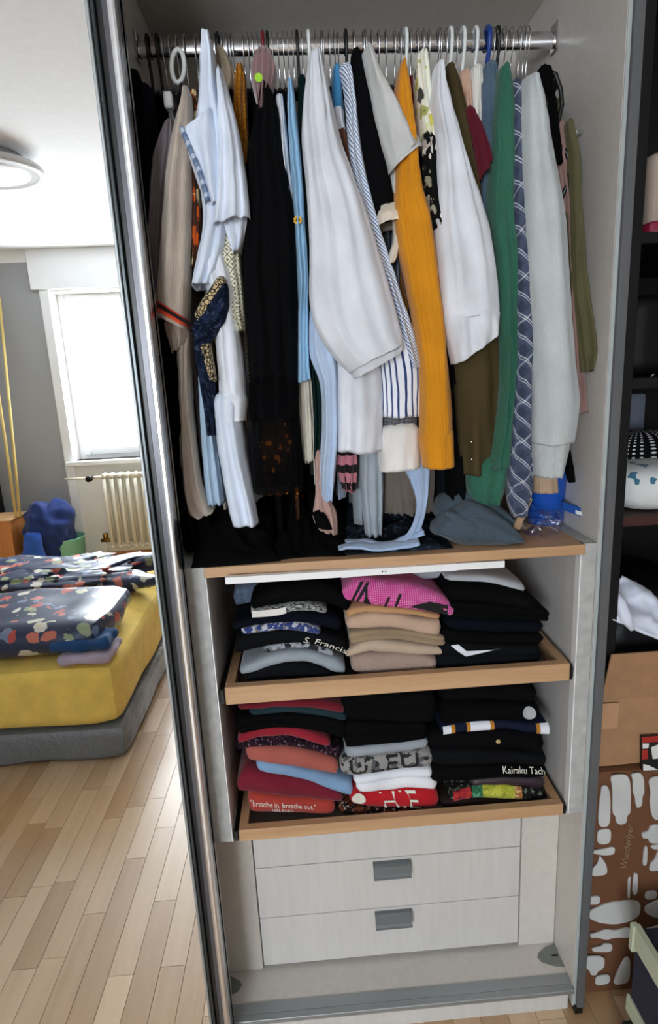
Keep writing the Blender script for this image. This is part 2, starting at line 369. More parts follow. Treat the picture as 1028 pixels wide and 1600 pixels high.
lm = thing('ceiling_lamp', 'round flat white ceiling lamp seen in the mirror', 'lamp', (-1.36, -2.06, 2.5))
G().lathe([(.0, 2.5), (.17, 2.5), (.18, 2.46), (.16, 2.455), (0, 2.455)], (-1.36, -2.06, 0), 40).obj('lamp_base', simple('lamp_grey', 'b5b5b5', .5), lm, True)
G().lathe([(.16, 2.455), (.245, 2.455), (.25, 2.447), (.25, 2.43), (.235, 2.422), (.225, 2.426), (.16, 2.426)], (-1.36, -2.06, 0), 48).obj('lamp_rim', simple('lamp_rim_white', 'dcdcdc', .4), lm, True)
G().lathe([(.0, 2.44), (.226, 2.44), (.226, 2.427), (.12, 2.424), (0, 2.4235)], (-1.36, -2.06, 0), 48).obj('diffuser', simple('lamp_diffuser', 'f3f3f3', .5), lm, True)

def blob(name, mat, parent, c, r, amp=.12, freq=6.0, seed=0, n=40, m=24, p=2.6, flat=True, ridge=0.0):
    """rounded lump of cloth, superellipsoid with folds; flat underside at c.z"""
    v = []; f = []; uv = []; c = Vector(c)
    for i in range(m+1):
        ph = -math.pi/2+math.pi*i/m
        for j in range(n):
            th = 2*math.pi*j/n
            sg = lambda q, e: math.copysign(abs(q)**e, q)
            d = Vector((sg(math.cos(ph), 2/p)*sg(math.cos(th), 2/p), sg(math.cos(ph), 2/p)*sg(math.sin(th), 2/p), sg(math.sin(ph), 2/p)))
            q = Vector((d.x*r[0], d.y*r[1], d.z*r[2])); qn = (c+q)*freq+Vector((seed*7.1, seed*3.3, seed))
            k = 1+amp*noise.noise(qn)+amp*.5*noise.noise(qn*2.3)-ridge*abs(noise.noise(qn*1.4+Vector((3, 1, 9))))
            q = q*k
            if flat: q.z = max(q.z, -r[2]*.999)
            v.append(c+Vector((0, 0, r[2]))+q); uv.append((th/6.283*(r[0]+r[1])*3.1, ph*r[2]*1.5))
    for i in range(m):
        for j in range(n): f.append((i*n+j, i*n+(j+1) % n, (i+1)*n+(j+1) % n, (i+1)*n+j))
    return mk(name, v, f, mat, parent, True, uv)
# bed
BX1, BY0, BY1 = -.80, -1.235, -2.52; BX0 = -2.6
bed = thing('bed', 'low bed with mustard yellow sheet on plastic wrapped base', 'bed', ((BX0+BX1)/2, (BY0+BY1)/2, 0))
M_YEL = cloth('mustard_sheet', 'f4d068', bs=600, bump=.15)
t = NT('grey_plastic_wrap'); tc = t.n('TexCoord').outputs['Object']; nz = t.noise(tc, 14, 5, .65)
t.set(t.b.inputs['Base Color'], t.ramp(t.noise(tc, 3, 2), [(.3, lin('72767a')), (.7, lin('787c80'))])); t.b.inputs['Roughness'].default_value = .28; t.bump(nz, .8, .02); M_WRAP = t.m
def soft_box(name, mat, parent, a, b, r=.05, amp=.006, freq=5.0, seed=1):
    a = Vector(a); b = Vector(b); c = (a+b)/2; h = (b-a)/2; h = Vector(map(abs, h)); N = 18; v = []; f = []; uv = []
    def add(face):
        ax, sd = face; o = [i for i in range(3) if i != ax]; s0 = len(v)
        for i in range(N+1):
            for j in range(N+1):
                q = [0, 0, 0]; q[ax] = sd*h[ax]; q[o[0]] = h[o[0]]*(2*i/N-1); q[o[1]] = h[o[1]]*(2*j/N-1); q = Vector(q)
                core = Vector((max(-h.x+r, min(h.x-r, q.x)), max(-h.y+r, min(h.y-r, q.y)), max(-h.z+r, min(h.z-r, q.z))))
                d = q-core
                if d.length > 1e-9: q = core+d.normalized()*min(r, d.length if d.length < r else r)
                nn = noise.noise_vector((c+q)*freq+Vector((seed, 0, 0)))*amp
                v.append(c+q+nn); uv.append((q[o[0]], q[o[1]]))
        for i in range(N):
            for j in range(N):
                w = (s0+i*(N+1)+j, s0+(i+1)*(N+1)+j, s0+(i+1)*(N+1)+j+1, s0+i*(N+1)+j+1)
                f.append(w if (sd > 0) == (ax != 1) else w[::-1])
    for ax in range(3):
        for sd in (-1, 1): add((ax, sd))
    return mk(name, v, f, mat, parent, True, uv)
soft_box('bed_base', M_WRAP, bed, (BX0, BY1, .0), (BX1+.0, BY0, .15), .03, .012, 7)
soft_box('mattress', M_YEL, bed, (BX0, BY1, .145), (BX1-.01, BY0-.005, .42), .06, .008, 4)
M_FLORAL = cloth('navy_floral_cotton', '23304f', 'floral', pal=['b5463a', '2c3a5e', 'c9c7b0', '23304f', 'c46a55', '6f7f9c', '8e9a78', 'd6d0c2'], col3='e6c979', scale=17, bump=.2, sheen=.05, rough=.42, spec=.5)
soft_box('floral_duvet', M_FLORAL, None, (-2.35, -1.80, .432), (-.86, -1.275, .572), .068, .022, 5, 3)
tag(bpy.data.objects['floral_duvet'], 'dark blue floral duvet folded at the foot of the bed', 'duvet')
d2 = blob('rumpled_duvet', M_FLORAL, None, (-1.55, -2.20, .425), (.72, .28, .062), .30, 8, 4, 70, 30, 4, True, .35)
tag(d2, 'rumpled dark blue floral duvet towards the window end of the bed', 'duvet')
a = soft_box('folded_blue_cloth', cloth('royal_blue_cloth', '234a78', bs=500), None, (-1.06, -1.40, .465), (-.82, -1.262, .515), .024, .012, 16, 7); tag(a, 'blue cloth bundle tucked under the floral duvet', 'cloth')
a = soft_box('folded_lilac_cloth', cloth('lilac_cloth', 'b6a6b5', bs=500), None, (-1.02, -1.42, .423), (-.815, -1.238, .462), .018, .010, 16, 9); tag(a, 'folded lilac cloth lying on the yellow sheet', 'cloth')
# things by the window wall
bk = thing('laundry_bin', 'green bin almost hidden by blue laundry beside the radiator', 'bin', (-2.0, -3.78, 0))
G().lathe([(0, 0), (.13, 0), (.15, .30), (.155, .31), (.145, .31), (.13, .02), (0, .02)], (-1.97, -3.78, 0), 24).obj('bin_body', simple('mint_green_plastic', '78b79a', .4), bk, True)
h = blob('laundry_heap', cloth('navy_blue_laundry', '1d2f63', bs=400), None, (-2.05, -3.74, .13), (.19, .17, .25), .26, 6, 2, 72, 48, 2.2, True, .15); tag(h, 'heap of navy blue laundry on the green bin', 'laundry')
h = blob('blue_garment', cloth('bright_blue_laundry', '2b54a8', bs=400), None, (-2.12, -3.55, .0), (.085, .045, .20), .25, 8, 5, 48, 30, 2.5, True, .15); tag(h, 'bright blue garment hanging down in front of the laundry heap', 'clothing')
w = G(); w.box((-2.47, -3.88, 0), (-2.29, -3.60, .50), .004)
wb = thing('wooden_crate', 'orange brown wooden box standing by the grey wall', 'box', (-2.38, -3.74, 0)); w.obj('crate_body', wood('orange_pine', 'd08a4a', 'b06a30', .45, 'z'), wb)
G().box((-2.485, -3.89, .50), (-2.275, -3.59, .515), .003).obj('crate_lid', wood('pale_pine', 'd9b083', 'b98a58', .5, 'y'), wb)
for a_, b_ in ((PM(32, 812, -3.68), PM(-1, 465, -4.0)), (PM(26, 812, -3.68), PM(-24, 465, -4.0))):
    a_.z = .516
    tag(G().tube([a_, b_], .011, 8).obj('wooden_pole', simple('yellow_bamboo', 'e0c478', .5), None, True), 'thin yellow wooden pole against the grey wall, the '+('steeper' if a_.x > PM(29, 812, -3.68).x else 'more slanted')+' of two', 'pole')
dk = thing('dark_shelf', 'dark shelf standing against the grey wall', 'shelf', (-2.75, -3.8, 0))
for x in (-2.98, -2.52): G().box((x-.012, -4.0, 0), (x+.012, -3.62, .95), .003).obj('side_panel', M_BLKWOOD, dk)
for z in (.03, .34, .65, .94): G().box((-2.968, -3.99, z-.012), (-2.532, -3.63, z+.012), .003).obj('shelf_board', M_BLKWOOD, dk)

# ------------------------------------------------------------------ wardrobe carcass
XL, XR, YB, ZT = -.285, .551, .52, 2.235
wd = thing('wardrobe', 'open sliding door wardrobe with beige laminate inside', 'wardrobe', (.13, .25, 0))
def part(name, a, b, mat, par=wd, bev=.0012): return G().box(a, b, bev).obj(name, mat, par)
part('side_panel', (XR, .0, .012), (XR+.022, YB+.02, 2.42), M_LAM)
part('edge_strip', (XR, -.004, .02), (XR+.007, .0, 2.42), M_EDGE)
part('dark_profile', (XR+.007, -.012, .02), (XR+.024, .0, 2.42), M_DGREY)
part('foot', (XR+.003, -.010, 0), (XR+.022, .03, .02), M_BLACK)
part('divider_panel', (XL-.022, .0, .012), (XL, YB+.02, 2.42), M_LAM)
part('back_panel', (XL, YB, .06), (XR, YB+.01, 2.42), M_LAM)
part('top_shelf', (XL, .03, ZT), (XR, YB, ZT+.02), M_LAM)
part('top_panel', (-1.6, .0, 2.42), (XR+.022, YB+.03, 2.44), M_LAM)
part('bottom_panel', (XL, .0, .055), (XR, YB, .073), M_LAM)
part('plinth', (XL, .004, 0), (XR-.008, .02, .062), M_WHITE)
g = G(); g.box((XL, -.012, .0625), (XR-.002, .004, .0745), .001); g.box((XL, .004, .073), (XR-.002, .03, .0745)); g.obj('door_track', M_ALU, wd)
for x in (XL+.03, XR-.03):
    sgn = 1 if x < 0 else -1; g = G(); n_ = 20; pts = []
    pts = [(x-sgn*.03, .045, .0732), (x-sgn*.03, .105, .0732), (x-sgn*.005, .1, .0732), (x+sgn*.02, .085, .0732), (x+sgn*.026, .075, .0732), (x+sgn*.02, .062, .0732), (x-sgn*.005, .05, .0732)]
    fo = g.prism(pts if sgn < 0 else pts[::-1], (0, 0, .0015)).obj('fitting_cover', M_GREYP, wd); G().box((x-sgn*.026, .073, .0747), (x-sgn*.01, .077, .0755)).obj('slot', M_BLACK, fo)
G().lathe([(0, 0), (.004, 0), (.004, -.010), (.0075, -.011), (.0075, -.016), (.004, -.018), (0, -.018)], (XR, .145, P(911, 202, .13).z), 14, 'x').obj('shelf_pin', M_CHROME, wd, True)
RODY, RODZ = .285, 2.129
ro = thing('clothes_rail', 'oval chrome clothes rail across the wardrobe', 'rail', (.13, RODY, RODZ))
v = []; f = []; n_ = 24
for x in (XL+.002, XR-.001):
    for j in range(n_): a = 2*math.pi*j/n_; v.append((x, RODY+.0095*math.cos(a), RODZ+.0155*math.sin(a)))
f = [(j, (j+1) % n_, n_+(j+1) % n_, n_+j) for j in range(n_)]
mk('tube', v, f, M_CHROME, ro, True)
for x in (XL, XR-.006): G().box((x+.0005, RODY-.016, RODZ-.022), (x+.0055, RODY+.016, RODZ+.03), .002).obj('end_bracket', M_CHROME, ro)
# insert with pull-out trays
IZ0, IZ1 = .546, 1.134
ins = thing('tray_insert', 'grey fronted insert with oak top and two pull-out trays', 'cabinet', (.16, .25, IZ0))
part('side_panel', (-.219, .002, IZ0), (-.203, .50, IZ1), M_WHITE, ins); part('side_panel', (.519, .002, IZ0), (.535, .50, IZ1), M_WHITE, ins)
part('stile', (XL+.001, .0, IZ0), (-.2035, .018, IZ1+.02), M_CONC, ins); part('stile', (.5195, .0, IZ0), (XR-.001, .018, IZ1+.02), M_CONC, ins)
part('edge_band', (-.2035, -.0005, IZ0), (-.2015, .02, IZ1), M_RAILW, ins, 0); part('edge_band', (.5175, -.0005, IZ0), (.5195, .02, IZ1), M_RAILW, ins, 0)
part('filler_strip', (XL+.001, .018, IZ1), (-.2035, .5, IZ1+.02), M_CONC, ins); part('filler_strip', (.525, .018, IZ1), (XR-.001, .5, IZ1+.02), M_CONC, ins)
part('back_panel', (-.203, .49, IZ0), (.519, .50, IZ1), M_WHITE, ins)
part('top_board', (-.2035, -.006, IZ1), (.5245, .50, 1.154), M_OAK, ins, .001)
g = G(); p0, p1 = P(352, 908, -.03), P(788, 881, -.004); hh = .0065
g.prism([(p0.x, -.030, p0.z-hh), (p1.x, -.006, p1.z-hh), (p1.x, -.006, p1.z+hh), (p0.x, -.030, p0.z+hh)], (.001, .012, 0)); ex = g.obj('pull_out_rail', M_RAILW, ins)
xm_ = (p0.x+p1.x)/2+.03; g = G()
for dx in (-.003, .003): g.lathe([(0, .0), (.0014, 0), (.0014, -.0008), (0, -.0008)], (xm_+dx, -.0175, (p0.z+p1.z)/2), 10, 'y')
g.obj('screw', M_BLACK, ex)
for dx in (-.08, .12): g = G(); g.box((xm_+dx, -.012, IZ1-.014), (xm_+dx+.02, -.004, IZ1)); g.obj('rail_clip', M_RAILW, ex)
G().lathe([(0, 0), (.003, 0), (.003, -.006), (0, -.006)], (.507, .03, IZ1), 10).obj('screw', M_BLACK, ins)
TRX0, TRX1 = -.1875, .507
def tray(z0, z1):
    tr_ = part('tray_front', (TRX0, -.002, z0), (TRX1, .018, z1), M_OAK, ins, .0015)
    g = G(); g.box((TRX0, .018, z0+.004), (TRX0+.018, .46, z1)); s1 = g.obj('tray_side', M_OAKY, tr_)
    G().box((TRX1-.018, .018, z0+.004), (TRX1, .46, z1)).obj('tray_side', M_OAKY, tr_)
    G().box((TRX0+.018, .442, z0+.004), (TRX1-.018, .46, z1)).obj('tray_back', M_OAKY, tr_)
    G().box((TRX0+.018, .018, z0+.004), (TRX1-.018, .442, z0+.008)).obj('tray_bottom', M_FELT, tr_)
    for xa, xb in ((-.2005, TRX0-.0005), (TRX1+.0005, .5165)):
        g = G(); g.box((xa, .004, z0+.004), (xb, .46, z1-.012)); g.box((xa+.002, .002, z0-.001), (xb-.002, .012, z1-.006), .001); rn = g.obj('runner', M_BLACK, tr_)
tray(.866, .9035); tray(.546, .5735)
# drawer chest
ch = thing('drawer_chest', 'white drawer chest with aluminium lip handles at the wardrobe bottom', 'drawers', (.14, .3, .073))
DY = .11; DX0, DX1 = -.177, .458
part('carcass', (DX0-.001, DY+.02, .0735), (DX1+.001, .5, .54), M_WHITE, ch)
for z0, z1, hd in ((.3695, .54, 0), (.2255, .3675, 1), (.083, .2235, 1)):
    df = part('drawer_front', (DX0, DY, z0), (DX1, DY+.018, z1), M_WHITE, ch)
    if hd:
        zc = z1-.006; prof = [(DY-.0005, zc), (DY-.010, zc), (DY-.016, zc-.004), (DY-.018, zc-.024), (DY-.0225, zc-.028), (DY-.0225, zc-.034), (DY-.013, zc-.034), (DY-.010, zc-.010), (DY-.0005, zc-.006)]
        G().prism([(.101, a, b) for a, b in prof], (.089, 0, 0)).obj('handle', simple('dark_aluminium', '7c8285', .45, .5, var=.04), df)
part('base_strip', (DX0, DY+.012, .0735), (DX1, DY+.02, .083), M_DGREY, ch)
fp = 'filler panels beside the drawers'
for a, b, wh in ((XL+.001, DX0-.0025, 'door frame'), (DX1+.0025, XR-.001, 'wardrobe side')):
    tag(part('filler_panel', (a, DY-.001, .0735), (b, DY+.017, .545), M_LAM, None), 'plain laminate filler panel between drawers and '+wh, 'panel')
# mirrored sliding door
dr = thing('mirror_door', 'mirrored wardrobe sliding door with dark and chrome frame profile', 'door', (-.85, -.05, .02))
x_m = P(231, 800, MY).x
G().box((-1.62, MY, .03), (x_m, MY+.004, 2.41)).obj('mirror_pane', M_MIRROR, dr)
xe = P(269, 800, -.066).x
g = G()
for k, (xa, xb, ya) in enumerate(((x_m-.001, x_m+.004, -.0635), )): g.box((xa, ya, .02), (xb, -.05, 2.42), .001)
g.obj('mirror_bead', M_ALU, dr)
xq = x_m+.004; wq = (xe-.0115-xq)
G().box((xq, -.058, .02), (xq+wq*.22, -.03, 2.42), .001).obj('dark_profile', simple('gunmetal_profile', '3c4244', .25, .5, var=.03), dr)
G().box((xq+wq*.22, -.048, .02), (xq+wq*.58, -.03, 2.42), .001).obj('recess', simple('black_profile', '17181a', .35, .2, var=.03), dr)
G().box((xq+wq*.58, -.055, .02), (xe-.0115, -.03, 2.42), .001).obj('grey_profile', simple('grey_anodised_profile', '5a595f', .35, .5, var=.03), dr)
prof = [(xe-.0115, -.050), (xe-.0115, -.0655), (xe-.008, -.0664), (xe-.004, -.0664), (xe-.001, -.0655), (xe, -.063), (xe, -.050)]
G().prism([(a, b, .02) for a, b in prof][::-1], (0, 0, 2.40)).obj('chrome_lip', simple('satin_chrome', 'e4e6ea', .28, 1.0, var=.02), dr, False)
G().box((xe-.009, -.050, .02), (xe-.001, -.008, 2.42), .002).obj('door_edge', simple('polished_grey_edge', '8e9196', .18, .8, var=.03), dr)
G().box((xe-.02, -.03, .02), (xe-.001, -.02, 2.42)).obj('brush_seal', M_BLACK, dr)

# ------------------------------------------------------------------ cloth generators
def ctube(name, st, parent, mat, y=.08, b=.035, folds=3.0, amp=.006, seed=0, N=44, wr=.0042, flare=0.0, top=True, sq=.85, endtaper=False):
    """hanging tube of cloth: stations are left/right outline points (pixels) on a plane of depth y"""
    pts = []
    for s in st:
        yy = s[4] if len(s) > 4 else y; bb = s[5] if len(s) > 5 else b
        L = P(s[0], s[1], yy); R = P(s[2], s[3], yy); pts.append((L.x, L.z, R.x, R.z, yy, bb))
    M = max(8, 9*(len(pts)-1)); rings = []; vlen = 0; last = None
    rnd = random.Random(seed*13+7); p1, p2, p3 = (rnd.random()*6.28 for _ in range(3)); dr_ = rnd.uniform(-1.5, 1.5)
    for i in range(M+1):
        T = i/M; lx, lz, rx, rz, yy, bb = cr(pts, T*(len(pts)-1))
        c = Vector(((lx+rx)/2, yy, (lz+rz)/2)); h = Vector(((rx-lx)/2, 0, (rz-lz)/2))
        if last is not None: vlen += (c-last).length
        last = c; rings.append((c, h, bb, T, vlen))
    V = []; U = []; F = []
    def ring(c, h, bb, T, vl, k=1.0, dz=0.0):
        w = h.length; per = 3.0*(w+bb)
        for j in range(N):
            th = 2*math.pi*j/N; cc, ss = math.cos(th), math.sin(th)
            ce = math.copysign(abs(cc)**sq, cc); se = math.copysign(abs(ss)**sq, ss)
            a = 1.6*amp*(.35+.65*T)*(1+flare*T)
            if endtaper: a *= 1-.9*T**3
            fo = a*(math.sin(folds*math.pi*cc+p1+dr_*T*2)+.5*math.sin(folds*1.9*math.pi*cc+p2-dr_*T*3))*abs(ss)
            q = c+h*ce*k+Vector((0, -se*(bb+fo)*k, dz))
            nv = noise.noise_vector(Vector((q.x*22+seed, q.y*22, q.z*9)))*wr+noise.noise_vector(Vector((q.x*60, q.y*60+seed, q.z*38)))*wr*.45
            e = abs(ce)**4
            nv.x *= 1-.6*e
            V.append(q+nv*k); U.append((j/N*per, vl))
    if top:
        c, h, bb, T, vl = rings[0]; d = (rings[0][0]-rings[1][0]).normalized()*min(h.length, .02)
        ring(c+d, h*.35, bb*.35, 0, -.01); ring(c+d*.6, h*.8, bb*.8, 0, -.005)
    for r_ in rings: ring(*r_)
    c, h, bb, T, vl = rings[-1]; d = (rings[-2][0]-rings[-1][0]); d = d.normalized()
    ring(c+d*.004, h*.93, bb*.88, T, vl+.004); ring(c+d*.03, h*.85, bb*.7, T, vl+.03)
    K = len(V)//N
    for i in range(K-1):
        for j in range(N): F.append((i*N+j, i*N+(j+1) % N, (i+1)*N+(j+1) % N, (i+1)*N+j))
    F.append(tuple(range(N))[::-1]); F.append(tuple((K-1)*N+j for j in range(N)))
    return mk(name, V, F, mat, parent, True, U)
def cbody(parent, mat, xt, zh, xb=None, th=.009, ztop=2.045, seed=0, y0=.115, y1=.455):
    """torso of a garment on its hanger: thin across the rail, long from front to back"""
    xb = xt if xb is None else xb; N = 40; M = 30; V = []; U = []; F = []; rnd = random.Random(seed+3); ph = rnd.random()*6.28; ph2 = rnd.random()*6.28
    for i in range(M+1):
        t_ = i/M; z = ztop-(ztop-zh)*t_
        k = min(1.0, .16+.84*min(1, (ztop-z)/.085)**.8); hy = (y1-y0)/2*k; cy = (y0+y1)/2
        x = xt+(xb-xt)*t_
        for j in range(N):
            a = 2*math.pi*j/N; ca = math.cos(a); sa = math.sin(a)
            yy = cy+hy*math.copysign(abs(ca)**.8, ca)
            xx = x+th*(.5+.5*t_)*math.copysign(abs(sa)**.7, sa)+.005*t_*math.sin(yy*55+ph+2*t_)+.003*t_*math.sin(yy*110+ph2)
            V.append(Vector((xx, yy, z+.004*math.sin(yy*30+ph)*t_))); U.append((yy, z))
    for i in range(M):
        for j in range(N): F.append((i*N+j, (i+1)*N+j, (i+1)*N+(j+1) % N, i*N+(j+1) % N))
    F.append(tuple(range(N))); F.append(tuple(M*N+j for j in range(N))[::-1])
    return mk('body', V, F, mat, parent, True, U)

# hangers ---------------------------------------------------------------
def hook_path(r=.0205, neck=.085):
    p = [(0, r*math.cos(math.radians(a)), .003+r*math.sin(math.radians(a))) for a in range(-35, 200, 15)]
    return p+[(0, -.016, -.018), (0, -.006, -.034), (0, 0, -.048), (0, 0, -neck)]
def arm_path(s, w=.165, drop=.06, z0=-.085): return [(0, s*w*q, z0-drop*(q**1.3)) for q in (0, .15, .3, .5, .7, .85, 1)]
def make_hanger(name, hm, am, hr, ar, bar=True):
    r = thing(name, 'x', 'hanger')
    G().tube(hook_path(), hr, 8).obj('hook', hm, r, True)
    g = G(); g.tube(arm_path(1)[::-1]+arm_path(-1)[1:], ar, 8)
    g.obj('shoulder_bar', am, r, True)
    if bar: G().tube([(0, -.163, -.147), (0, -.1, -.154), (0, .1, -.154), (0, .163, -.147)], ar*.8, 8).obj('trouser_bar', am, r, True)
    return r
M_WIRE = simple('steel_wire', 'c8c8cc', .22, 1.0, var=.05)
M_BLKP = simple('black_plastic', '131315', .4, var=.05); M_BLUEP = simple('blue_plastic', '1b3f8f', .35, var=.05); M_REDP = simple('red_plastic', '7d2026', .35, var=.05)
PROT = {'wire': make_hanger('wire_hanger', M_WIRE, M_BLKP, .0014, .005), 'white': make_hanger('plastic_hanger', M_PLW, M_PLW, .0036, .0045),
        'black': make_hanger('velvet_hanger', M_BLKP, M_BLKP, .0032, .005), 'blue': make_hanger('plastic_hanger', M_BLUEP, M_BLUEP, .0048, .005), 'red': make_hanger('plastic_hanger', M_REDP, M_REDP, .0034, .0045, False)}
HL = {'wire': 'slim hanger with steel wire hook holding the ', 'white': 'white plastic hanger holding the ', 'black': 'black hanger with thick hook holding the ', 'blue': 'royal blue plastic hanger holding the ', 'red': 'dark red plastic hanger holding the '}
USED = {}
def hanger(kind, x, what, tilt=0.0, label=None):
    p = PROT[kind]
    if kind not in USED: o = p; USED[kind] = 1
    else:
        o = p.copy(); COL.objects.link(o)
        for c in p.children: k = c.copy(); COL.objects.link(k); k.parent = o
    o.location = (x, RODY, RODZ); o.rotation_euler = (0, 0, math.radians(tilt))
    o['label'] = label or HL[kind]+what; o['category'] = 'hanger'; o['group'] = 'hangers on the clothes rail'
    return o

C = cloth
def garment(name, label, cat, what, hk, px, zh, mat, parts, xb=None, th=.008, seed=0, body=True, py=115, tilt=0):
    """px = where its shoulder shows; the hanger goes there on the rail"""
    x = P(px, py, .12).x
    x = max(XL+.02, min(XR-.02, x))
    r = thing(name, label, cat, (x, RODY, zh), 'clothes hanging on the rail')
    if body: cbody(r, mat, x, zh, xb if xb is None else P(xb, 600, .15).x, th, seed=seed)
    for k, (pn, st, kw) in enumerate(parts):
        kw = dict(kw)
        if pn in ('sleeve', 'bodice') and any('cuff' in q[0] for q in parts): kw['endtaper'] = True
        if pn in ('cuff', 'striped_cuff', 'leopard_trim', 'sleeve_trim', 'sleeve_hem', 'cuff_binding'): kw.setdefault('wr', .0014); kw['amp'] = min(kw.get('amp', .002), .0018); kw['b'] = kw.get('b', .035)+.004
        kw = dict(kw); mt = kw.pop('mat', mat); lab = kw.pop('label', None)
        o = ctube(pn, st, r, mt, seed=seed*5+k, **kw)
        if lab: o['label'] = lab
    if hk: hanger(hk, x, what, tilt)
    return r

BLK = C('black_cotton', '060607'); BLK2 = C('black_wool', '08080a', bs=500, bump=.5); NVY = C('dark_navy_cotton', '0a0d18'); DGR = C('dark_teal_cotton', '0e1d20')
WHT = C('white_cotton', 'dee1e9'); WHT2 = C('white_linen', 'd9dbe2', bs=700, bump=.45); PALE = C('pale_blue_cotton', 'd6dfee'); LBL = C('light_blue_cotton', 'a9c6e2'); LBL2 = C('powder_blue_cotton', 'b7c8df')
BEI = C('beige_knit', 'b9ab9d', 'rib', per=.003); MAU = C('mauve_jersey', '857a80'); MAR = C('maroon_jersey', '5d1424')
# dark garments by the divider
garment('hanging_coat', 'black coat hanging next to the mirror door frame', 'coat', 'black coat by the door frame', 'black', 208, 1.20, BLK, [('sleeve', [(196,130,222,126),(192,200,228,200),(196,320,236,320),(214,480,252,480),(236,640,268,640),(256,790,286,790)], dict(y=.10))], seed=1)
garment('hanging_jacket', 'dark navy jacket hanging behind the mauve top', 'jacket', 'dark navy jacket', 'black', 225, 1.25, NVY, [('sleeve', [(222,150,240,146),(220,210,246,210),(224,320,250,320),(232,460,262,460),(250,620,276,620)], dict(y=.11))], seed=2)
garment('hanging_dress', 'long black dress reaching the heap of black clothes', 'dress', 'long black dress', 'wire', 246, 1.165, BLK, [('skirt', [(246,470,286,480),(258,560,290,560),(264,680,302,680),(278,780,320,780),(290,856,346,850)], dict(y=.10, b=.04, folds=4))], seed=3)
garment('hanging_blouse', 'mauve grey top hanging beside the beige striped polo', 'top', 'mauve grey top', 'wire', 258, 1.35, MAU, [('sleeve', [(258,204,274,198),(240,245,278,240),(233,330,268,330),(232,420,262,420),(240,500,268,500)], dict(y=.088, b=.028))], seed=4)
# clip hanger in white
ck = thing('clip_hanger', 'white plastic clip hanger dangling in front of the dark coats', 'hanger', (P(278,107,.14).x, .14, P(263,159,.12).z))
q = [P(278+10*math.cos(a), 103+26*math.sin(a), .15) for a in [2*math.pi*i/20 for i in range(20)]]
G().tube(q, .0042, 8, True).obj('ring', M_PLW, ck, True)
g = G(); a_, b_ = P(256, 146, .12), P(272, 172, .12); g.box((a_.x, .108, b_.z), (b_.x, .128, a_.z), .003); g.obj('clip', M_PLW, ck)
G().tube([P(266,172,.118), P(272,192,.118), P(276,205,.118)], .003, 8).obj('arm', M_GREYP, ck, True)
G().tube([P(282,126,.15), P(284,150,.15), P(280,165,.15)], .003, 8).obj('stem', M_BLKP, ck, True)
STR = C('red_black_stripe_trim', 'b9ab9d', 'bands', per=.030, pal=['d8412a', 'c93a28', '24181a', '24181a', 'd8412a', 'e05a30', 'b9ab9d', 'b9ab9d'])
garment('hanging_polo', 'beige knit polo with red and black striped sleeve edge', 'shirt', 'beige striped polo', 'wire', 291, 1.24, BEI, [
    ('sleeve', [(286,158,299,150),(276,200,302,188),(263,259,301,259),(256,350,300,350),(249,420,298,435),(243,470,297,503)], dict(y=.055, b=.04, folds=1.5)),
    ('striped_cuff', [(243,467,297,501),(245,480,296.5,510),(247,493,296,519)], dict(y=.055, b=.041, folds=1.5, mat=STR, label='red and black knitted stripes', top=False)),
    ('back_hem', [(258,505,297,508),(264,530,298,530),(271,553,290,545)], dict(y=.07, b=.03)),
    ('front_panel', [(276,515,300,515),(279,600,301,600),(281,660,304,660),(283,740,314,740),(291,795,328,785),(306,808,337,795)], dict(y=.078, b=.03, folds=2))], seed=5)
RET = C('orange_retro_print', '5a2f1c', 'floral', pal=['e4641e', 'f08a2a', 'e9dcae', 'd8501a', 'e9dcae'], col3='f0e6c0', scale=34)
garment('hanging_shirt', 'orange and cream retro print shirt beside the beige polo', 'shirt', 'orange retro print shirt', 'black', 304, 1.36, RET, [('sleeve', [(302,150,311,148),(300,190,314,200),(296,300,313,290),(292,388,312,388),(296,424,308,420)], dict(y=.085, b=.025))], seed=6)
TRIM = C('slate_blue_trim', '7b8da8', 'bands', per=.02, pal=['7b8da8', 'b9c6d8', '66799a'])
garment('hanging_polo', 'pale blue polo shirt with slate blue sleeve trim', 'shirt', 'pale blue trimmed polo', 'wire', 326, 1.42, PALE, [
    ('shoulder', [(318,66,331,64),(313,96,337,96),(311,150,343,150),(306,207,354,207),(312,270,354,270),(318,340,354,340),(310,400,350,400),(302,450,334,450)], dict(y=.06, b=.04, folds=2)),
    ('sleeve', [(310,196,336,186),(287,212,345,222),(298,250,350,270),(313,296,352,305),(326,326,352,326)], dict(y=.045, b=.035, folds=1.5)),
    ('sleeve_trim', [(281,206,289,203),(295,240,304,236),(309,275,318,271),(322,320,331,316)], dict(y=.024, b=.012, mat=TRIM, folds=1, amp=.001))], seed=7)
garment('hanging_tshirt', 'white T-shirt with loose hem beside the mustard lace', 'shirt', 'white T-shirt', 'wire', 347, 1.42, C('bluish_white_cotton', 'dce3f0'), [
    ('sleeve', [(342,126,351,120),(341,160,362,158),(342,222,377,222),(337,290,387,290),(333,357,392,345)], dict(y=.04, b=.04, folds=2.5, amp=.007)),
    ('back_hem', [(345,340,390,340),(356,372,386,370),(367,400,376,396)], dict(y=.058, b=.03))], seed=8)
DIA = C('cream_diamond_print', 'e2dfca', 'diamond', col2='6d6a55', per=.016)
garment('hanging_blouse', 'cream blouse with small diamond print', 'blouse', 'cream diamond print blouse', 'wire', 357, 1.42, DIA, [('sleeve', [(346,360,374,372),(348,430,379,430),(359,480,383,480),(374,522,385,517)], dict(y=.072, b=.03))], seed=9)
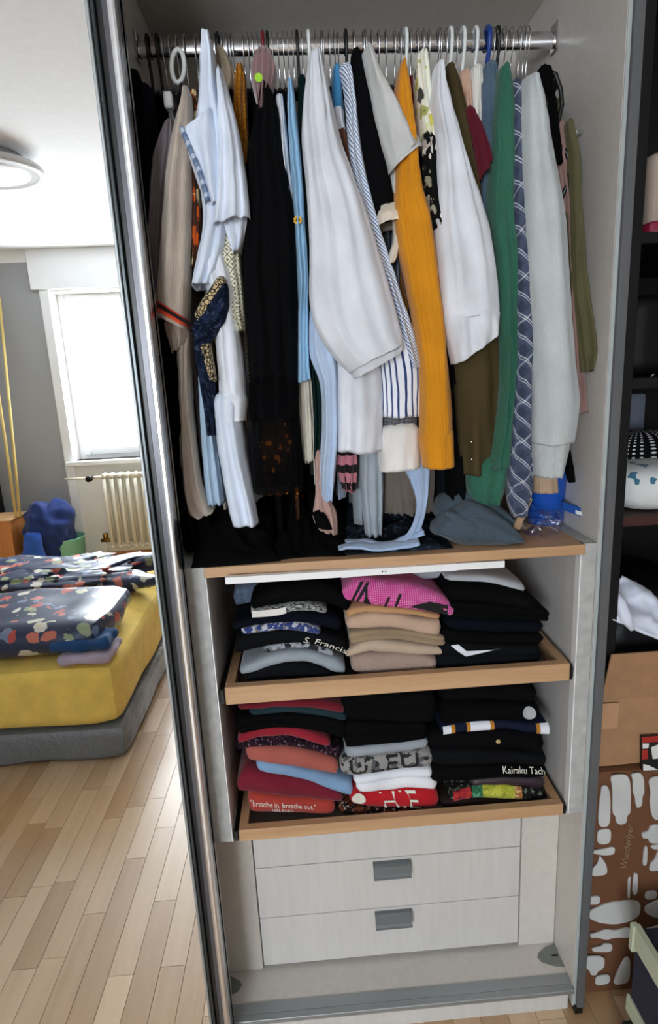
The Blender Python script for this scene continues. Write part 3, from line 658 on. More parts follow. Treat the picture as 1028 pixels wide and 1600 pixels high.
garment('hanging_shirt', 'white shirt with buttoned cuff above a paler sleeve', 'shirt', 'white shirt with buttoned cuff', 'wire', 338, 1.30, WHT, [
    ('sleeve', [(316,400,352,400),(324,450,368,450),(336,510,372,500),(340,580,383,580),(342,632,387,630)], dict(y=.065, b=.036, folds=2.5)),
    ('cuff', [(342,626,388,624),(343,658,385,656)], dict(y=.064, b=.037, amp=.002))], seed=10)
LEO = C('gold_leopard_trim', 'c8b389', 'leopard', col2='1b1714', scale=150); NV2 = C('navy_lurex', '131a2c', 'splash', col2='1f2942', col3='3a4258', scale=60)
garment('hanging_tunic', 'navy tunic with gold leopard trim over white shirts', 'top', 'navy leopard trimmed tunic', 'black', 331, 1.36, NV2, [
    ('leopard_trim', [(340,435,352,451),(328,452,340,468),(316,470,328,488),(305,492,317,510)], dict(y=.030, b=.02, mat=LEO, label='gold leopard print band', amp=.002)),
    ('sleeve', [(347,448,358,462),(338,458,358,486),(324,474,347,512),(308,498,328,534),(300,512,314,545)], dict(y=.035, b=.03)),
    ('panel', [(302,535,328,540),(309,573,333,573),(317,630,339,630),(324,680,340,678)], dict(y=.05, b=.025)),
    ('leopard_edge', [(314,538,330,540),(319,560,335,572),(329,592,338,596)], dict(y=.035, b=.02, mat=LEO, amp=.002, label='gold leopard print band'))], seed=11)
garment('hanging_blouse', 'light blue satin blouse hanging low behind the pale sleeve', 'blouse', 'light blue satin blouse', 'wire', 318, 1.22, C('light_blue_satin', 'a6bdd2', rough=.4, spec=.5), [('panel', [(311,590,332,590),(312,650,334,650),(317,720,344,720),(326,789,351,785)], dict(y=.085, b=.025, folds=3))], seed=12)
garment('hanging_shirt', 'long pale sleeved shirt ending just above the black heap', 'shirt', 'long pale sleeved shirt', 'wire', 352, 1.25, PALE, [('sleeve', [(333,630,376,630),(340,700,383,700),(352,760,394,760),(365,819,404,815)], dict(y=.055, b=.035, folds=1.5))], seed=13)
garment('hanging_jersey', 'mustard lace top between white T-shirt and pink frill', 'top', 'mustard lace top', 'wire', 375, 1.45, C('mustard_lace', 'b97a14', 'leopard', col2='8a560a', scale=160), [('sleeve', [(369,112,381,108),(366,130,385,130),(366,200,388,200),(374,264,390,262)], dict(y=.095, b=.025))], seed=14)
garment('hanging_cardigan', 'tan cardigan whose shoulder shows behind the pale blue polo', 'cardigan', 'tan cardigan', 'wire', 345, 1.40, C('tan_knit', 'a0937f', 'rib', per=.004), [('sleeve', [(338,84,352,80),(338,110,366,112),(346,150,368,150)], dict(y=.105, b=.02))], seed=15)
gp = garment('hanging_jersey', 'dusty pink frilled top with a lime green tag', 'top', 'dusty pink frilled top', 'red', 410, 1.45, C('dusty_pink_velvet', '8d6d6e', sheen=.5), [('frill', [(394,102,428,98),(391,118,432,112),(394,140,429,134),(400,162,421,156),(404,182,414,180)], dict(y=.06, b=.03, folds=5, amp=.010))], seed=16)
a_ = P(404, 121, .022); G().lathe([(0, 0), (.0065, 0), (.0065, .0015), (0, .0015)], (a_.x, .022, a_.z), 18, 'y').obj('tag', simple('lime_green_tag', '9ad11c', .5), gp)
TUL = C('black_tulle', '070709', sheer=.38, bump=.1)
garment('hanging_dress', 'black dress with sheer tulle skirt in front of the dark clothes', 'dress', 'black tulle dress', 'black', 418, 1.33, BLK2, [
    ('bodice', [(410,150,423,146),(399,180,435,178),(388,240,443,240),(384,330,459,330),(380,420,464,420),(387,527,467,510),(390,600,465,600),(391,655,460,653)], dict(y=.072, b=.045, folds=4, amp=.009)),
    ('tulle_skirt', [(388,600,466,596),(389,650,468,645),(390,700,472,700),(396,768,474,764)], dict(y=.066, b=.047, folds=7, amp=.008, mat=TUL, label='sheer black tulle'))], seed=17)
garment('hanging_skirt', 'brown and orange print skirt seen through the tulle', 'skirt', 'brown print skirt', 'wire', 426, 1.20, C('brown_orange_print', '2a1a14', 'splash', col2='3a2418', col3='b4641e', scale=22), [('panel', [(405,660,455,660),(408,720,458,720),(414,772,450,770)], dict(y=.11, b=.02))], seed=18)
garment('hanging_shirt', 'slim white shirt between the black dress and light blue shirt', 'shirt', 'slim white shirt', 'wire', 436, 1.45, WHT, [('sleeve', [(430,162,442,156),(430,220,449,215),(438,300,457,300),(448,356,462,352)], dict(y=.085, b=.025))], seed=19)
gs = garment('hanging_shirt', 'light blue shirt with a small sunflower print', 'shirt', 'light blue sunflower shirt', 'wire', 453, 1.38, C('sky_blue_cotton', '92bddd'), [('sleeve', [(449,135,458,132),(450,200,466,200),(456,300,474,300),(460,387,480,387),(464,500,482,500),(463,560,483,560),(462,597,485,593)], dict(y=.082, b=.028, folds=1.5))], seed=20)
a_ = P(465, 344, .05); g = G(); SF = .6
for k in range(9):
    an = 2*math.pi*k/9; c_ = a_+Vector((.008*SF*math.cos(an), 0, .008*SF*math.sin(an)))
    g.prism([c_+Vector((.005*SF*math.cos(an+q)*(.55+.45*abs(math.cos(q))), -.0005, .005*SF*math.sin(an+q)*(.55+.45*abs(math.cos(q))))) for q in [2*math.pi*i/8 for i in range(8)]], (0, .001, 0))
fo = g.obj('sunflower_petals', simple('sunflower_yellow', 'e8b030', .8), gs); G().lathe([(0, -.004), (.0028, -.004), (.0028, .001), (0, .001)], a_, 12, 'y').obj('sunflower_centre', simple('sunflower_brown', '4a2a12', .8), fo)
garment('hanging_blouse', 'dark green blouse squeezed beside the big white blouse', 'blouse', 'dark green blouse', 'black', 470, 1.26, C('bottle_green_cotton', '0f2424'), [('sleeve', [(465,130,478,128),(469,250,488,250),(476,400,490,400),(482,566,503,566),(486,640,508,640),(489,717,508,713)], dict(y=.10, b=.022))], seed=21)
garment('hanging_jersey', 'cream cotton top below the sky blue shirt hem', 'top', 'cream cotton top', 'wire', 462, 1.28, C('cream_cotton', 'cfc9bb'), [('panel', [(464,592,488,590),(468,660,491,660),(475,722,491,717)], dict(y=.097, b=.02, folds=4))], seed=22)
garment('hanging_blouse', 'large white blouse with a gathered balloon sleeve', 'blouse', 'large white balloon sleeve blouse', 'white', 490, 1.32, WHT2, [
    ('sleeve', [(483,104,503,98),(476,150,516,150),(471,220,532,220),(479,300,560,300),(484,380,587,380),(483,460,611,460),(494,515,624,508),(520,556,629,530),(545,582,629,537)], dict(y=.025, b=.048, folds=4, amp=.008)),
    ('gathered_cuff', [(543,580,630,536),(549,588,631,540),(553,594,630,545)], dict(y=.025, b=.042, folds=12, amp=.003, top=False)),
    ('body_front', [(526,548,592,548),(527,620,597,620),(527,706,597,704)], dict(y=.062, b=.03, folds=1.5))], seed=23)
garment('hanging_shirt', 'powder blue shirt sleeve hanging below the white blouse', 'shirt', 'powder blue shirt', 'wire', 502, 1.24, LBL2, [('sleeve', [(484,488,518,486),(484,552,523,545),(500,604,528,600),(502,680,528,680),(497,752,524,742),(504,781,518,778)], dict(y=.075, b=.03, folds=2))], seed=24)
garment('hanging_scarf', 'narrow scarf with blue, brown and dark green blocks', 'scarf', 'block coloured scarf', 'wire', 526, 1.5, C('colour_block_silk', '3f86b4', 'bands', per=.26, pal=['3f86b4', '3f86b4', 'e8e8ea', '6a3a24', '6a3a24', '12302c', '12302c', 'e4e4e4']), [('panel', [(519,112,533,110),(519,166,536,166),(528,220,543,220),(546,300,560,300),(552,332,564,332)], dict(y=.07, b=.015, folds=1))], body=False, seed=25)
DST = C('blue_diagonal_stripe', 'e3e7f0', 'diag', col2='4a6a98', per=.0075); VST = C('navy_pinstripe', 'eceef5', 'stripes', col2='2c4272', per=.0105)
garment('hanging_shirt', 'white shirt with navy stripes under the white blouse', 'shirt', 'navy striped shirt', 'wire', 541, 1.33, VST, [
    ('sleeve', [(530,114,549,110),(538,150,554,150),(544,230,563,230),(555,300,578,300),(575,386,601,386),(598,440,619,440),(615,495,638,495),(629,540,653,540),(640,576,661,574)], dict(y=.055, b=.025, folds=1, mat=DST)),
    ('shirt_tail', [(586,522,648,516),(590,580,659,575),(596,651,659,650)], dict(y=.066, b=.03, folds=1, amp=.004))], seed=26)
CRM = C('cream_rib', 'd9cdbc', 'rib', per=.003)
garment('hanging_cardigan', 'black cardigan with cream bound cuff beside the grey T-shirt', 'cardigan', 'black cream cuffed cardigan', 'black', 555, 1.38, BLK2, [
    ('sleeve', [(548,94,563,88),(548,130,578,130),(554,200,592,200),(561,260,606,260),(573,311,618,311),(586,344,624,339)], dict(y=.066, b=.030, folds=1, amp=.002, wr=.002)),
    ('cuff', [(584,344,627,336),(587,358,629,350)], dict(y=.064, b=.042, mat=CRM, label='cream ribbed cuff', top=False)),
    ('cuff_binding', [(613,345,629,343),(614,375,626,375),(607,400,620,402),(606,413,614,412)], dict(y=.05, b=.012, mat=CRM, amp=.001, label='cream ribbed binding'))], seed=27)
garment('hanging_tshirt', 'light grey T-shirt with a wide short sleeve', 'shirt', 'light grey T-shirt', 'wire', 569, 1.42, C('light_grey_melange', 'cdcdcb', 'melange', col2='b4b4b2'), [
    ('sleeve', [(565,91,577,85),(573,130,597,130),(582,170,620,168),(594,224,642,202),(607,270,657,229)], dict(y=.04, b=.04, folds=1.2)),
    ('sleeve_hem', [(606,268,657,228),(608,274,658,234)], dict(y=.04, b=.041, folds=1.2, top=False)),
    ('sleeve_back', [(600,240,630,240),(608,280,620,276),(612,308,617,305)], dict(y=.06, b=.02))], seed=28)
MUS = C('mustard_rib_knit', 'cf8716', 'rib', per=.007, bump=.5)
garment('hanging_sweater', 'mustard yellow ribbed sweater with a long sleeve', 'sweater', 'mustard ribbed sweater', 'wire', 625, 1.28, MUS, [
    ('sleeve', [(621,115,632,108),(616,150,639,148),(617,200,646,200),(615,290,657,290),(618,370,673,350),(634,450,685,450),(649,530,694,520),(655,610,701,600),(656,684,705,674)], dict(y=.045, b=.042, folds=1.5)),
    ('cuff', [(653,682,706,673),(661,730,708,726)], dict(y=.045, b=.04, amp=.003))], seed=29)
garment('hanging_tshirt', 'dark red T-shirt peeking out beside the mustard sweater', 'shirt', 'dark red T-shirt', 'wire', 640, 1.40, C('crimson_jersey', '6d1020'), [('sleeve', [(634,132,648,130),(640,200,654,200),(632,300,652,300),(622,397,654,397),(636,470,660,470),(648,528,660,525)], dict(y=.095, b=.02))], seed=30)
FL1 = C('white_yellow_floral', 'e4e2d4', 'floral', pal=['c9c552', 'e4e2d4', '3a3b33', 'e8e6dc', 'aab06a', 'd9d6b0'], col3='3a3a2a', scale=48); FL2 = C('black_white_floral', '131314', 'floral', pal=['d8d4cc', '131314', '131314', 'a09a84', '2a2a26', 'b5a8a0'], col3='c8b860', scale=44)
garment('hanging_blouse', 'floral blouse, white and yellow above black and white', 'blouse', 'yellow and black floral blouse', 'white', 660, 1.42, FL1, [
    ('shoulder', [(649,96,668,92),(648,140,672,138),(650,190,678,188),(655,236,686,232)], dict(y=.055, b=.03)),
    ('sleeve', [(656,226,686,224),(660,290,697,280),(667,340,698,324),(675,362,690,352)], dict(y=.045, b=.03, mat=FL2, label='black and white floral'))], seed=31)
garment('hanging_trousers', 'black trousers hanging behind the white linen shirt', 'trousers', 'black trousers', 'wire', 668, 1.19, BLK, [('leg', [(660,300,686,300),(670,400,696,400),(686,560,716,560),(694,650,732,650),(696,785,740,782)], dict(y=.10, b=.03))], seed=32)
garment('hanging_shirt', 'white linen shirt with a wide rolled sleeve', 'shirt', 'white linen shirt', 'wire', 680, 1.35, WHT2, [
    ('sleeve', [(675,119,685,114),(671,163,695,150),(674,218,715,214),(679,300,743,300),(678,358,760,358),(684,440,774,440),(690,504,777,490)], dict(y=.035, b=.046, folds=3, amp=.007)),
    ('rolled_cuff', [(689,502,778,488),(697,535,777,506),(706,569,775,523)], dict(y=.035, b=.048, folds=3))], seed=33)
go = garment('hanging_jacket', 'olive brown jacket with two studs below the white linen shirt', 'jacket', 'olive brown studded jacket', 'wire', 700, 1.27, C('olive_twill', '453a22', bs=600, bump=.5), [
    ('shoulder', [(693,117,707,112),(697,160,722,156),(704,214,736,214),(722,288,746,288),(734,336,750,334)], dict(y=.075, b=.03)),
    ('sleeve', [(698,505,780,490),(708,580,782,580),(713,660,784,660),(720,739,785,735)], dict(y=.075, b=.035, folds=1.5))], seed=34)
for yy in (691, 718):
    a_ = P(737, yy, .037); G().lathe([(0, -.002), (.0025, -.0015), (.003, .001), (0, .001)], a_, 10, 'y').obj('stud', M_CHROME, go, True)
garment('hanging_jersey', 'peach top squeezed between olive jacket and white rib top', 'top', 'peach top', 'wire', 720, 1.45, C('peach_jersey', 'c8a48f'), [('sleeve', [(713,122,731,118),(715,170,734,170),(722,194,736,192)], dict(y=.10, b=.02))], seed=35)
garment('hanging_jersey', 'white ribbed top on a white hanger beside the peach top', 'top', 'white ribbed top', 'white', 738, 1.45, C('white_rib', 'dcdad4', 'rib', per=.004), [('sleeve', [(732,117,749,112),(735,170,752,170),(740,216,752,214)], dict(y=.095, b=.02))], seed=36)
garment('hanging_tshirt', 'maroon T-shirt with short sleeve beside the blue knit', 'shirt', 'maroon T-shirt', 'wire', 730, 1.42, MAR, [('sleeve', [(720,180,738,178),(729,222,754,214),(742,292,765,253)], dict(y=.062, b=.03))], seed=37)
garment('hanging_sweater', 'slate blue knit sweater on a pale blue hanger', 'sweater', 'slate blue knit sweater', 'white', 760, 1.36, C('slate_blue_knit', '4d6274', 'knit', per=.006), [('sleeve', [(752,117,773,108),(750,165,778,165),(748,230,778,230),(745,330,774,330),(752,364,768,362)], dict(y=.085, b=.03))], seed=38)
GRN = C('green_knit', '2f6350', 'knit', per=.005)
garment('hanging_sweater', 'green knitted sweater hanging next to the plaid scarf', 'sweater', 'green knitted sweater', 'white', 782, 1.25, GRN, [
    ('sleeve', [(773,124,791,115),(768,180,797,170),(763,260,800,260),(761,330,801,330),(772,417,804,417),(776,533,803,533),(774,640,799,640),(758,730,792,728)], dict(y=.06, b=.036, folds=1.5)),
    ('sleeve_end', [(728,722,792,722),(726,750,789,748),(734,776,783,776),(748,784,776,784)], dict(y=.075, b=.035))], seed=39)
garment('hanging_scarf', 'navy and white plaid scarf hanging beside the grey sweatshirt', 'scarf', 'navy plaid scarf', 'blue', 803, 1.22, C('navy_plaid', '3a4258', 'plaid', col2='d5d9e0', col3='59617a', per=.034), [('panel', [(796,139,811,134),(793,190,816,185),(795,300,819,290),(797,400,824,400),(802,500,832,500),(802,600,833,600),(797,700,831,700),(792,770,831,765),(801,806,822,800)], dict(y=.05, b=.022, folds=1.5))], body=False, seed=40)
GRY = C('grey_marl', 'c6cbcc', 'melange', col2='a4aaab')
garment('hanging_sweatshirt', 'light grey marl sweatshirt with ribbed cuff', 'sweatshirt', 'light grey marl sweatshirt', 'black', 820, 1.28, GRY, [
    ('sleeve', [(811,141,829,135),(809,190,843,180),(811,260,861,255),(815,339,874,330),(821,430,882,430),(827,533,889,533),(829,630,899,630),(829,690,890,690)], dict(y=.04, b=.05, folds=1.5, amp=.005)),
    ('cuff', [(829,688,888,686),(832,743,874,741)], dict(y=.042, b=.04, mat=C('grey_rib', 'b4b8b8', 'rib', per=.004)))], seed=41)
garment('hanging_cardigan', 'black lace cardigan with loops next to the grey sweatshirt', 'cardigan', 'black lace cardigan', 'wire', 844, 1.38, BLK, [('sleeve', [(838,122,862,120),(842,180,868,178),(850,235,872,228),(862,262,872,260)], dict(y=.08, b=.022)),
    ('strap_end', [(876,690,888,690),(882,730,896,728),(888,754,899,752)], dict(y=.09, b=.008, amp=.001))], seed=42)
bs = thing('bra_strap', 'black strap looped over the last hanger by the wardrobe side', 'strap', (P(870,150,.07).x, .07, P(866,300,.07).z), 'clothes hanging on the rail')
G().tube([P(a, b, .07) for a, b in ((848,118),(858,112),(868,116),(876,140),(878,165),(872,190),(864,205),(872,225),(886,240),(892,262),(886,290),(876,312))], .0042, 8).obj('loop', M_BLKP, bs, True)
G().tube([P(a, b, .065) for a, b in ((846,140),(856,165),(862,190),(858,215))], .004, 8).obj('band', M_BLKP, bs, True)
garment('hanging_jersey', 'old pink knit top next to the olive jacket by the wardrobe side', 'top', 'old pink knit top', 'wire', 858, 1.34, C('old_pink_knit', '8e6f69'), [('sleeve', [(857,207,877,202),(865,260,884,255),(876,400,894,400),(884,560,906,560),(891,648,912,641)], dict(y=.092, b=.025))], seed=43)
garment('hanging_jacket', 'olive green jacket hanging against the wardrobe side', 'jacket', 'olive green jacket', 'wire', 872, 1.40, C('olive_satin', '575235', rough=.6), [('sleeve', [(877,204,891,195),(882,260,900,258),(880,330,902,328),(883,400,908,398),(888,480,920,478),(894,545,931,546),(903,583,916,580)], dict(y=.08, b=.03, folds=3))], seed=44)
# lower ends that show under the sleeves
garment('hanging_jersey', 'pink and black striped top below the white blouse', 'top', 'pink and black striped top', 'wire', 512, 1.26, C('pink_black_stripe', 'b0717c', 'vstripes', col2='170f12', per=.035), [('hem', [(524,690,557,690),(526,730,558,730),(535,766,556,770)], dict(y=.085, b=.02))], seed=45)
garment('hanging_dress', 'grey jersey dress hanging low beside the light blue shirt tail', 'dress', 'grey jersey dress', 'wire', 535, 1.19, C('grey_jersey', '9aa2ab'), [('hem', [(562,690,597,690),(564,770,598,770),(571,838,596,834)], dict(y=.09, b=.022, folds=3))], seed=46)
garment('hanging_tights', 'nude and black tights dangling above the black heap', 'tights', 'nude and black tights', 'wire', 515, 1.22, C('nude_nylon', 'b9968c'), [('leg', [(492,712,512,712),(492,770,513,770),(488,806,526,800),(497,826,527,832)], dict(y=.08, b=.018)), ('black_toe', [(490,808,510,805),(494,822,520,826)], dict(y=.062, b=.018, amp=0, wr=.001, mat=BLK, label='black lower end'))], body=False, seed=47)
garment('hanging_coat', 'grey check coat with a cream cuff under the striped shirt', 'coat', 'grey check coat with cream cuff', 'wire', 600, 1.28, C('grey_check_wool', '77777a', 'check', col2='2f2f33', per=.006), [('sleeve', [(594,630,652,630),(596,684,650,680)], dict(y=.085, b=.03, amp=.002)), ('cuff', [(586,678,654,669),(592,736,656,728)], dict(y=.080, b=.036, mat=C('off_white_cotton', 'dedad6'), amp=.002, label='off-white turned cuff'))], seed=48)
garment('hanging_shirt', 'light blue shirt whose tail trails onto the oak board', 'shirt', 'light blue trailing shirt', 'wire', 612, 1.30, C('oxford_blue', 'a6b9d6'), [
    ('shirt_tail', [(606,712,672,710,.085,.02),(634,740,671,740,.08,.014),(650,780,668,780,.07,.008),(648,810,662,813,.05,.006),(636,834,650,843,.03,.005),(618,846,630,856,.02,.004)], dict(folds=2, amp=.003, wr=.002)),
    ('trailing_hem', [(530,853,531,857),(556,850,557,858),(590,852,591,858),(622,849,623,856),(654,842,656,851)], dict(y=.012, b=.016, folds=2, amp=.002, wr=.0035)), ('trailing_edge', [(540,846,541,849),(570,842,571,848),(604,847,605,851),(634,838,636,845),(660,826,662,836)], dict(y=.04, b=.016, folds=2, amp=.002, wr=.004))], seed=49)
garment('hanging_skirt', 'taupe pleated skirt hanging low behind the light blue tail', 'skirt', 'taupe pleated skirt', 'wire', 650, 1.20, C('taupe_wool', '6b625a'), [('pleats', [(600,735,680,735),(600,800,676,800)], dict(y=.115, b=.02, folds=8, amp=.008))], seed=50)
garment('hanging_sweater', 'tan ribbed sweater whose cuff shows under the grey sweatshirt', 'sweater', 'tan ribbed sweater', 'wire', 832, 1.25, C('tan_rib', 'b59a82', 'rib', per=.005), [('cuff', [(829,728,868,726),(832,769,870,767)], dict(y=.088, b=.022))], seed=51)
garment('hanging_dress', 'charcoal dress hanging low above the grey blue knit', 'dress', 'charcoal dress', 'wire', 690, 1.20, C('charcoal_jersey', '15181d'), [('skirt', [(690,700,760,700),(690,790,756,790)], dict(y=.125, b=.02, folds=4))], seed=52)
for k, (px, w_) in enumerate(((392, 'sheer skirt'), (478, 'navy blouse'), (586, 'dark vest'))):
    garment(('hanging_skirt', 'hanging_blouse', 'hanging_vest')[k], ('long black skirt behind the tulle dress', 'dark navy blouse hidden behind the white blouse', 'dark grey vest hidden behind the light grey T-shirt')[k], ('skirt', 'blouse', 'vest')[k], ('long black skirt', 'dark navy blouse', 'dark grey vest')[k], 'wire', px, (1.17, 1.19, 1.2)[k], (BLK, NVY, C('charcoal_jersey', '22252b'))[k], [], th=.013, seed=60+k)
for px, w_ in ((234, 'the dark navy jacket and the black dress'), (272, 'the mauve top and the beige polo'), (384, 'the mustard lace top and the black skirt'), (400, 'the black skirt and the pink frilled top'), (445, 'the slim white shirt and the sunflower shirt'), (590, 'the dark grey vest and the check coat'), (716, 'the olive jacket and the peach top'), (748, 'the white ribbed top and the slate blue knit'), (812, 'the plaid scarf and the grey sweatshirt'), (866, 'the old pink knit and the olive green jacket')):
    hanger('wire', P(px, 115, .12).x, '', label='empty wire hook hanger between '+w_)

# ------------------------------------------------------------------ things lying on the oak board
BZ = 1.1542
def heap(name, label, cat, mat, px0, px1, y0, y1, hgt, seed=0, amp=.5, freq=11.0, p=2.4, ridge=.45):
    x0, x1 = P(px0, 850, y0).x, P(px1, 850, y0).x
    return tag(blob(name, mat, None, ((x0+x1)/2, (y0+y1)/2, BZ), ((x1-x0)/2, (y1-y0)/2, hgt/2), amp, freq, seed, 64, 36, p, True, ridge), label, cat)
def crumple(name, label, cat, mat, px0, px1, y0, y1, hf, seed=0, fr=14.0, nu=90, nv=70, rough=.6):
    x0, x1 = P(px0, 850, y0).x, P(px1, 850, y0).x; V = []; F = []; U = []; sv = Vector((seed*3.7, seed*1.9, seed))
    for i in range(nu+1):
        for j in range(nv+1):
            u, v = i/nu, j/nv; x = x0+(x1-x0)*u; y = y0+(y1-y0)*v; p = Vector((x, y, 0))
            w = noise.noise_vector(p*fr*.55+sv)*.045; q = p+w
            r1 = 1-abs(noise.noise(Vector((q.x*fr, q.y*fr*.7, 0))+sv))*2.2; r2 = 1-abs(noise.noise(q*fr*2.1+sv*2))*2
            ed = max(0, 1-abs(2*u-1)**5)*max(0, 1-abs(2*v-1)**6)
            z = hf(v)*(ed**.5)*(1-rough+rough*(.65*r1+.35*r2))
            sh = noise.noise_vector(p*fr*.5+sv*3)*.018
            V.append((x+sh.x, y+max(0, sh.y) if j == 0 else y+sh.y*(.5 if j < 6 else 1), BZ+.001+max(0, z))); U.append((x, y))
    for i in range(nu):
        for j in range(nv): k = i*(nv+1)+j; F.append((k, k+nv+1, k+nv+2, k+1))
    rim = [i*(nv+1) for i in range(nu+1)]+[nu*(nv+1)+j for j in range(1, nv+1)]+[i*(nv+1)+nv for i in range(nu-1, -1, -1)]+[j for j in range(nv-1, 0, -1)]
    n0 = len(V); V += [(V[k][0], V[k][1], BZ+.0002) for k in rim]; U += [(0, 0)]*len(rim); m_ = len(rim)
    F += [(rim[a], n0+a, n0+(a+1) % m_, rim[(a+1) % m_]) for a in range(m_)]; F.append(tuple(n0+a for a in range(m_)))
    return tag(mk(name, V, F, mat, None, True, U), label, cat)
crumple('black_clothes_heap', 'heap of black clothes on the oak board beside the mirror door', 'clothing', BLK, 290, 432, -.003, .40, lambda v: .022+.12*min(1, v*2.2)**1.5, 3)
crumple('black_clothes_heap', 'flat heap of black clothes on the board under the tulle dress', 'clothing', C('black_jersey', '050506'), 420, 548, .012, .40, lambda v: .018+.10*min(1, v*2.2)**1.5, 8)
crumple('folded_jeans', 'dark patterned jeans lying on the oak board', 'jeans', C('dark_denim', '14181e', 'splash', col2='1c252f', col3='343c45', scale=40), 535, 712, .02, .40, lambda v: .016+.05*min(1, v*2)**1.5, 12, 16)
KN = C('grey_blue_knit', '45525e', 'knit', per=.006)
ks = thing('knit_sweater', 'grey blue knit sweater slumped on the oak board', 'sweater', (P(750, 845, .08).x, .1, BZ))
ctube('lower_fold', [(684,812,684,834),(700,796,698,842),(728,782,722,849),(760,792,756,850),(792,815,786,847),(808,832,804,843)], ks, KN, y=.055, b=.045, folds=1.5, amp=.004, seed=71)
ctube('upper_fold', [(692,772,692,812),(716,760,716,812),(745,766,745,822),(775,786,772,830),(800,806,796,838)], ks, KN, y=.11, b=.05, folds=1.5, amp=.004, seed=72)
ctube('sleeve_fold', [(700,806,712,800),(722,822,736,812),(752,834,764,824),(786,842,794,834)], ks, KN, y=.02, b=.012, folds=1, amp=.002, seed=73)
tag(blob('clear_plastic_bag', M_FILM, None, (P(838,830,.08).x, .10, BZ), (.05, .085, .026), .5, 22, 4, 56, 32, 2.2, True, .4), 'crumpled clear plastic bag on the oak board', 'bag')
a_ = P(857, 760, .16); bu = thing('blue_tub', 'bright blue plastic tub behind the grey sweatshirt', 'tub', (a_.x, .17, BZ))
G().lathe([(0, BZ), (.034, BZ), (.037, BZ+.006), (.041, BZ+.115), (.043, BZ+.118), (.043, BZ+.125), (.039, BZ+.125), (.033, BZ+.008), (0, BZ+.008)], (a_.x, .17, 0), 28).obj('tub_body', simple('bright_blue_plastic', '1a55b8', .4), bu, True)
a_, b_ = P(878, 790, .11), P(916, 802, .08); sn = thing('blue_case', 'flat blue plastic case leaning on the wardrobe side', 'case', (a_.x, .1, BZ))
d_ = Vector((b_.x-a_.x, -.05, b_.z-a_.z)); g = G(); g.prism([a_+Vector((0, 0, -.008)), a_+d_+Vector((0, 0, -.010)), a_+d_+Vector((0, 0, .008)), a_+Vector((0, 0, .008))], (.004, .012, 0)); so = g.obj('case_body', simple('mid_blue_plastic', '1d4fa0', .4), sn)
c_ = a_+d_*.6+Vector((0, -.0012, -.001)); g = G(); g.prism([c_+Vector((-.006, .0042, -.004)), c_+d_*.22+Vector((-.006, .0042, -.004)), c_+d_*.22+Vector((-.006, .0042, .004)), c_+Vector((-.006, .0042, .004))], (0, .001, 0)); g.obj('label_sticker', M_PRINTW, so)
a_ = P(815, 800, .06); tag(G().prism([P(801,826,.06), P(812,828,.06), P(832,780,.06), P(822,776,.06)], (0, .004, 0)).obj('tan_paper_strip', simple('tan_paper', 'a98a6a', .8), None), 'tan paper strip standing behind the plaid scarf end', 'paper')

# ------------------------------------------------------------------ folded piles
def folded(name, st, label, mat, yf=.032, depth=.26, lobes=1, cat='clothing', group=None, seed=0, zmin=None, wr=.0022):
    W = []
    for x, yt, yb in st:
        a, b = P(x, yt, yf), P(x, yb, yf); W.append(((a.x+b.x)/2, a.z, b.z))
    K = 9; n = (len(W)-1)*7; NP = 13
    rows = []; V = []; U = []; F = []
    def sec(t_):
        x, zt, zb = cr(W, t_*(len(W)-1))
        if zmin is not None: zb = max(zb, zmin); zt = max(zt, zb+.006)
        return x, zt, zb
    def nose(q):                                               # q in [-1,1] -> setback of the rounded front edge (0..1)
        if lobes > 1: q = ((q+1)/2*lobes % 1.0)*2-1; return .45*(1-math.sqrt(max(0, 1-q*q)))
        return 1-math.sqrt(max(0, 1-q*q))
    prof_q = [1-2*i/(NP-1) for i in range(NP)]
    for i in range(n+1):
        t_ = i/n; x, zt, zb = sec(t_); h = (zt-zb)/2*.98; c = (zt+zb)/2
        e = min(1, math.sqrt(max(0, 1-abs(2*t_-1)**14))+.30); hh = h*e; ins_ = .012*abs(2*t_-1)**10
        row = [Vector((x, yf+depth, c+hh)), Vector((x, yf+depth*.5, c+hh)), Vector((x, yf+depth*.15, c+hh))]
        for q in prof_q: row.append(Vector((x, yf+ins_+min(h, .016)*nose(q), c+hh*q)))
        row += [Vector((x, yf+depth*.15, c-hh)), Vector((x, yf+depth*.5, c-hh)), Vector((x, yf+depth, c-hh))]
        for k, v_ in enumerate(row):
            w_ = noise.noise_vector(v_*35+Vector((seed, 0, 0)))*wr; w_.z *= .6
            V.append(v_+w_); U.append((x, v_.z*1.0+v_.y))
    R = NP+6
    for i in range(n):
        for k in range(R-1): F.append((i*R+k, (i+1)*R+k, (i+1)*R+k+1, i*R+k+1))
        F.append((i*R+R-1, (i+1)*R+R-1, (i+1)*R, i*R))
    F.append(tuple(range(R))); F.append(tuple(n*R+k for k in range(R))[::-1])
    xs = [w_[0] for w_ in W]
    o = mk(name, V, F, mat, None, True, U); tag(o, label, cat, group)
    def surf(px, q, off=.0016):                                # point on the front edge at pixel column px, q in [-1,1] up
        xx = P(px, (st[0][1]+st[-1][1])/2, yf).x; lo_, hi_ = 0.0, 1.0
        for _ in range(30):
            mdl = (lo_+hi_)/2
            if sec(mdl)[0] < xx: lo_ = mdl
            else: hi_ = mdl
        x, zt, zb = sec(lo_); h = (zt-zb)/2
        q = max(-.98, min(.98, q))
        return Vector((x, yf+min(h, .016)*nose(q)-off-wr*.5, (zt+zb)/2+h*.98*q))
    return o, surf
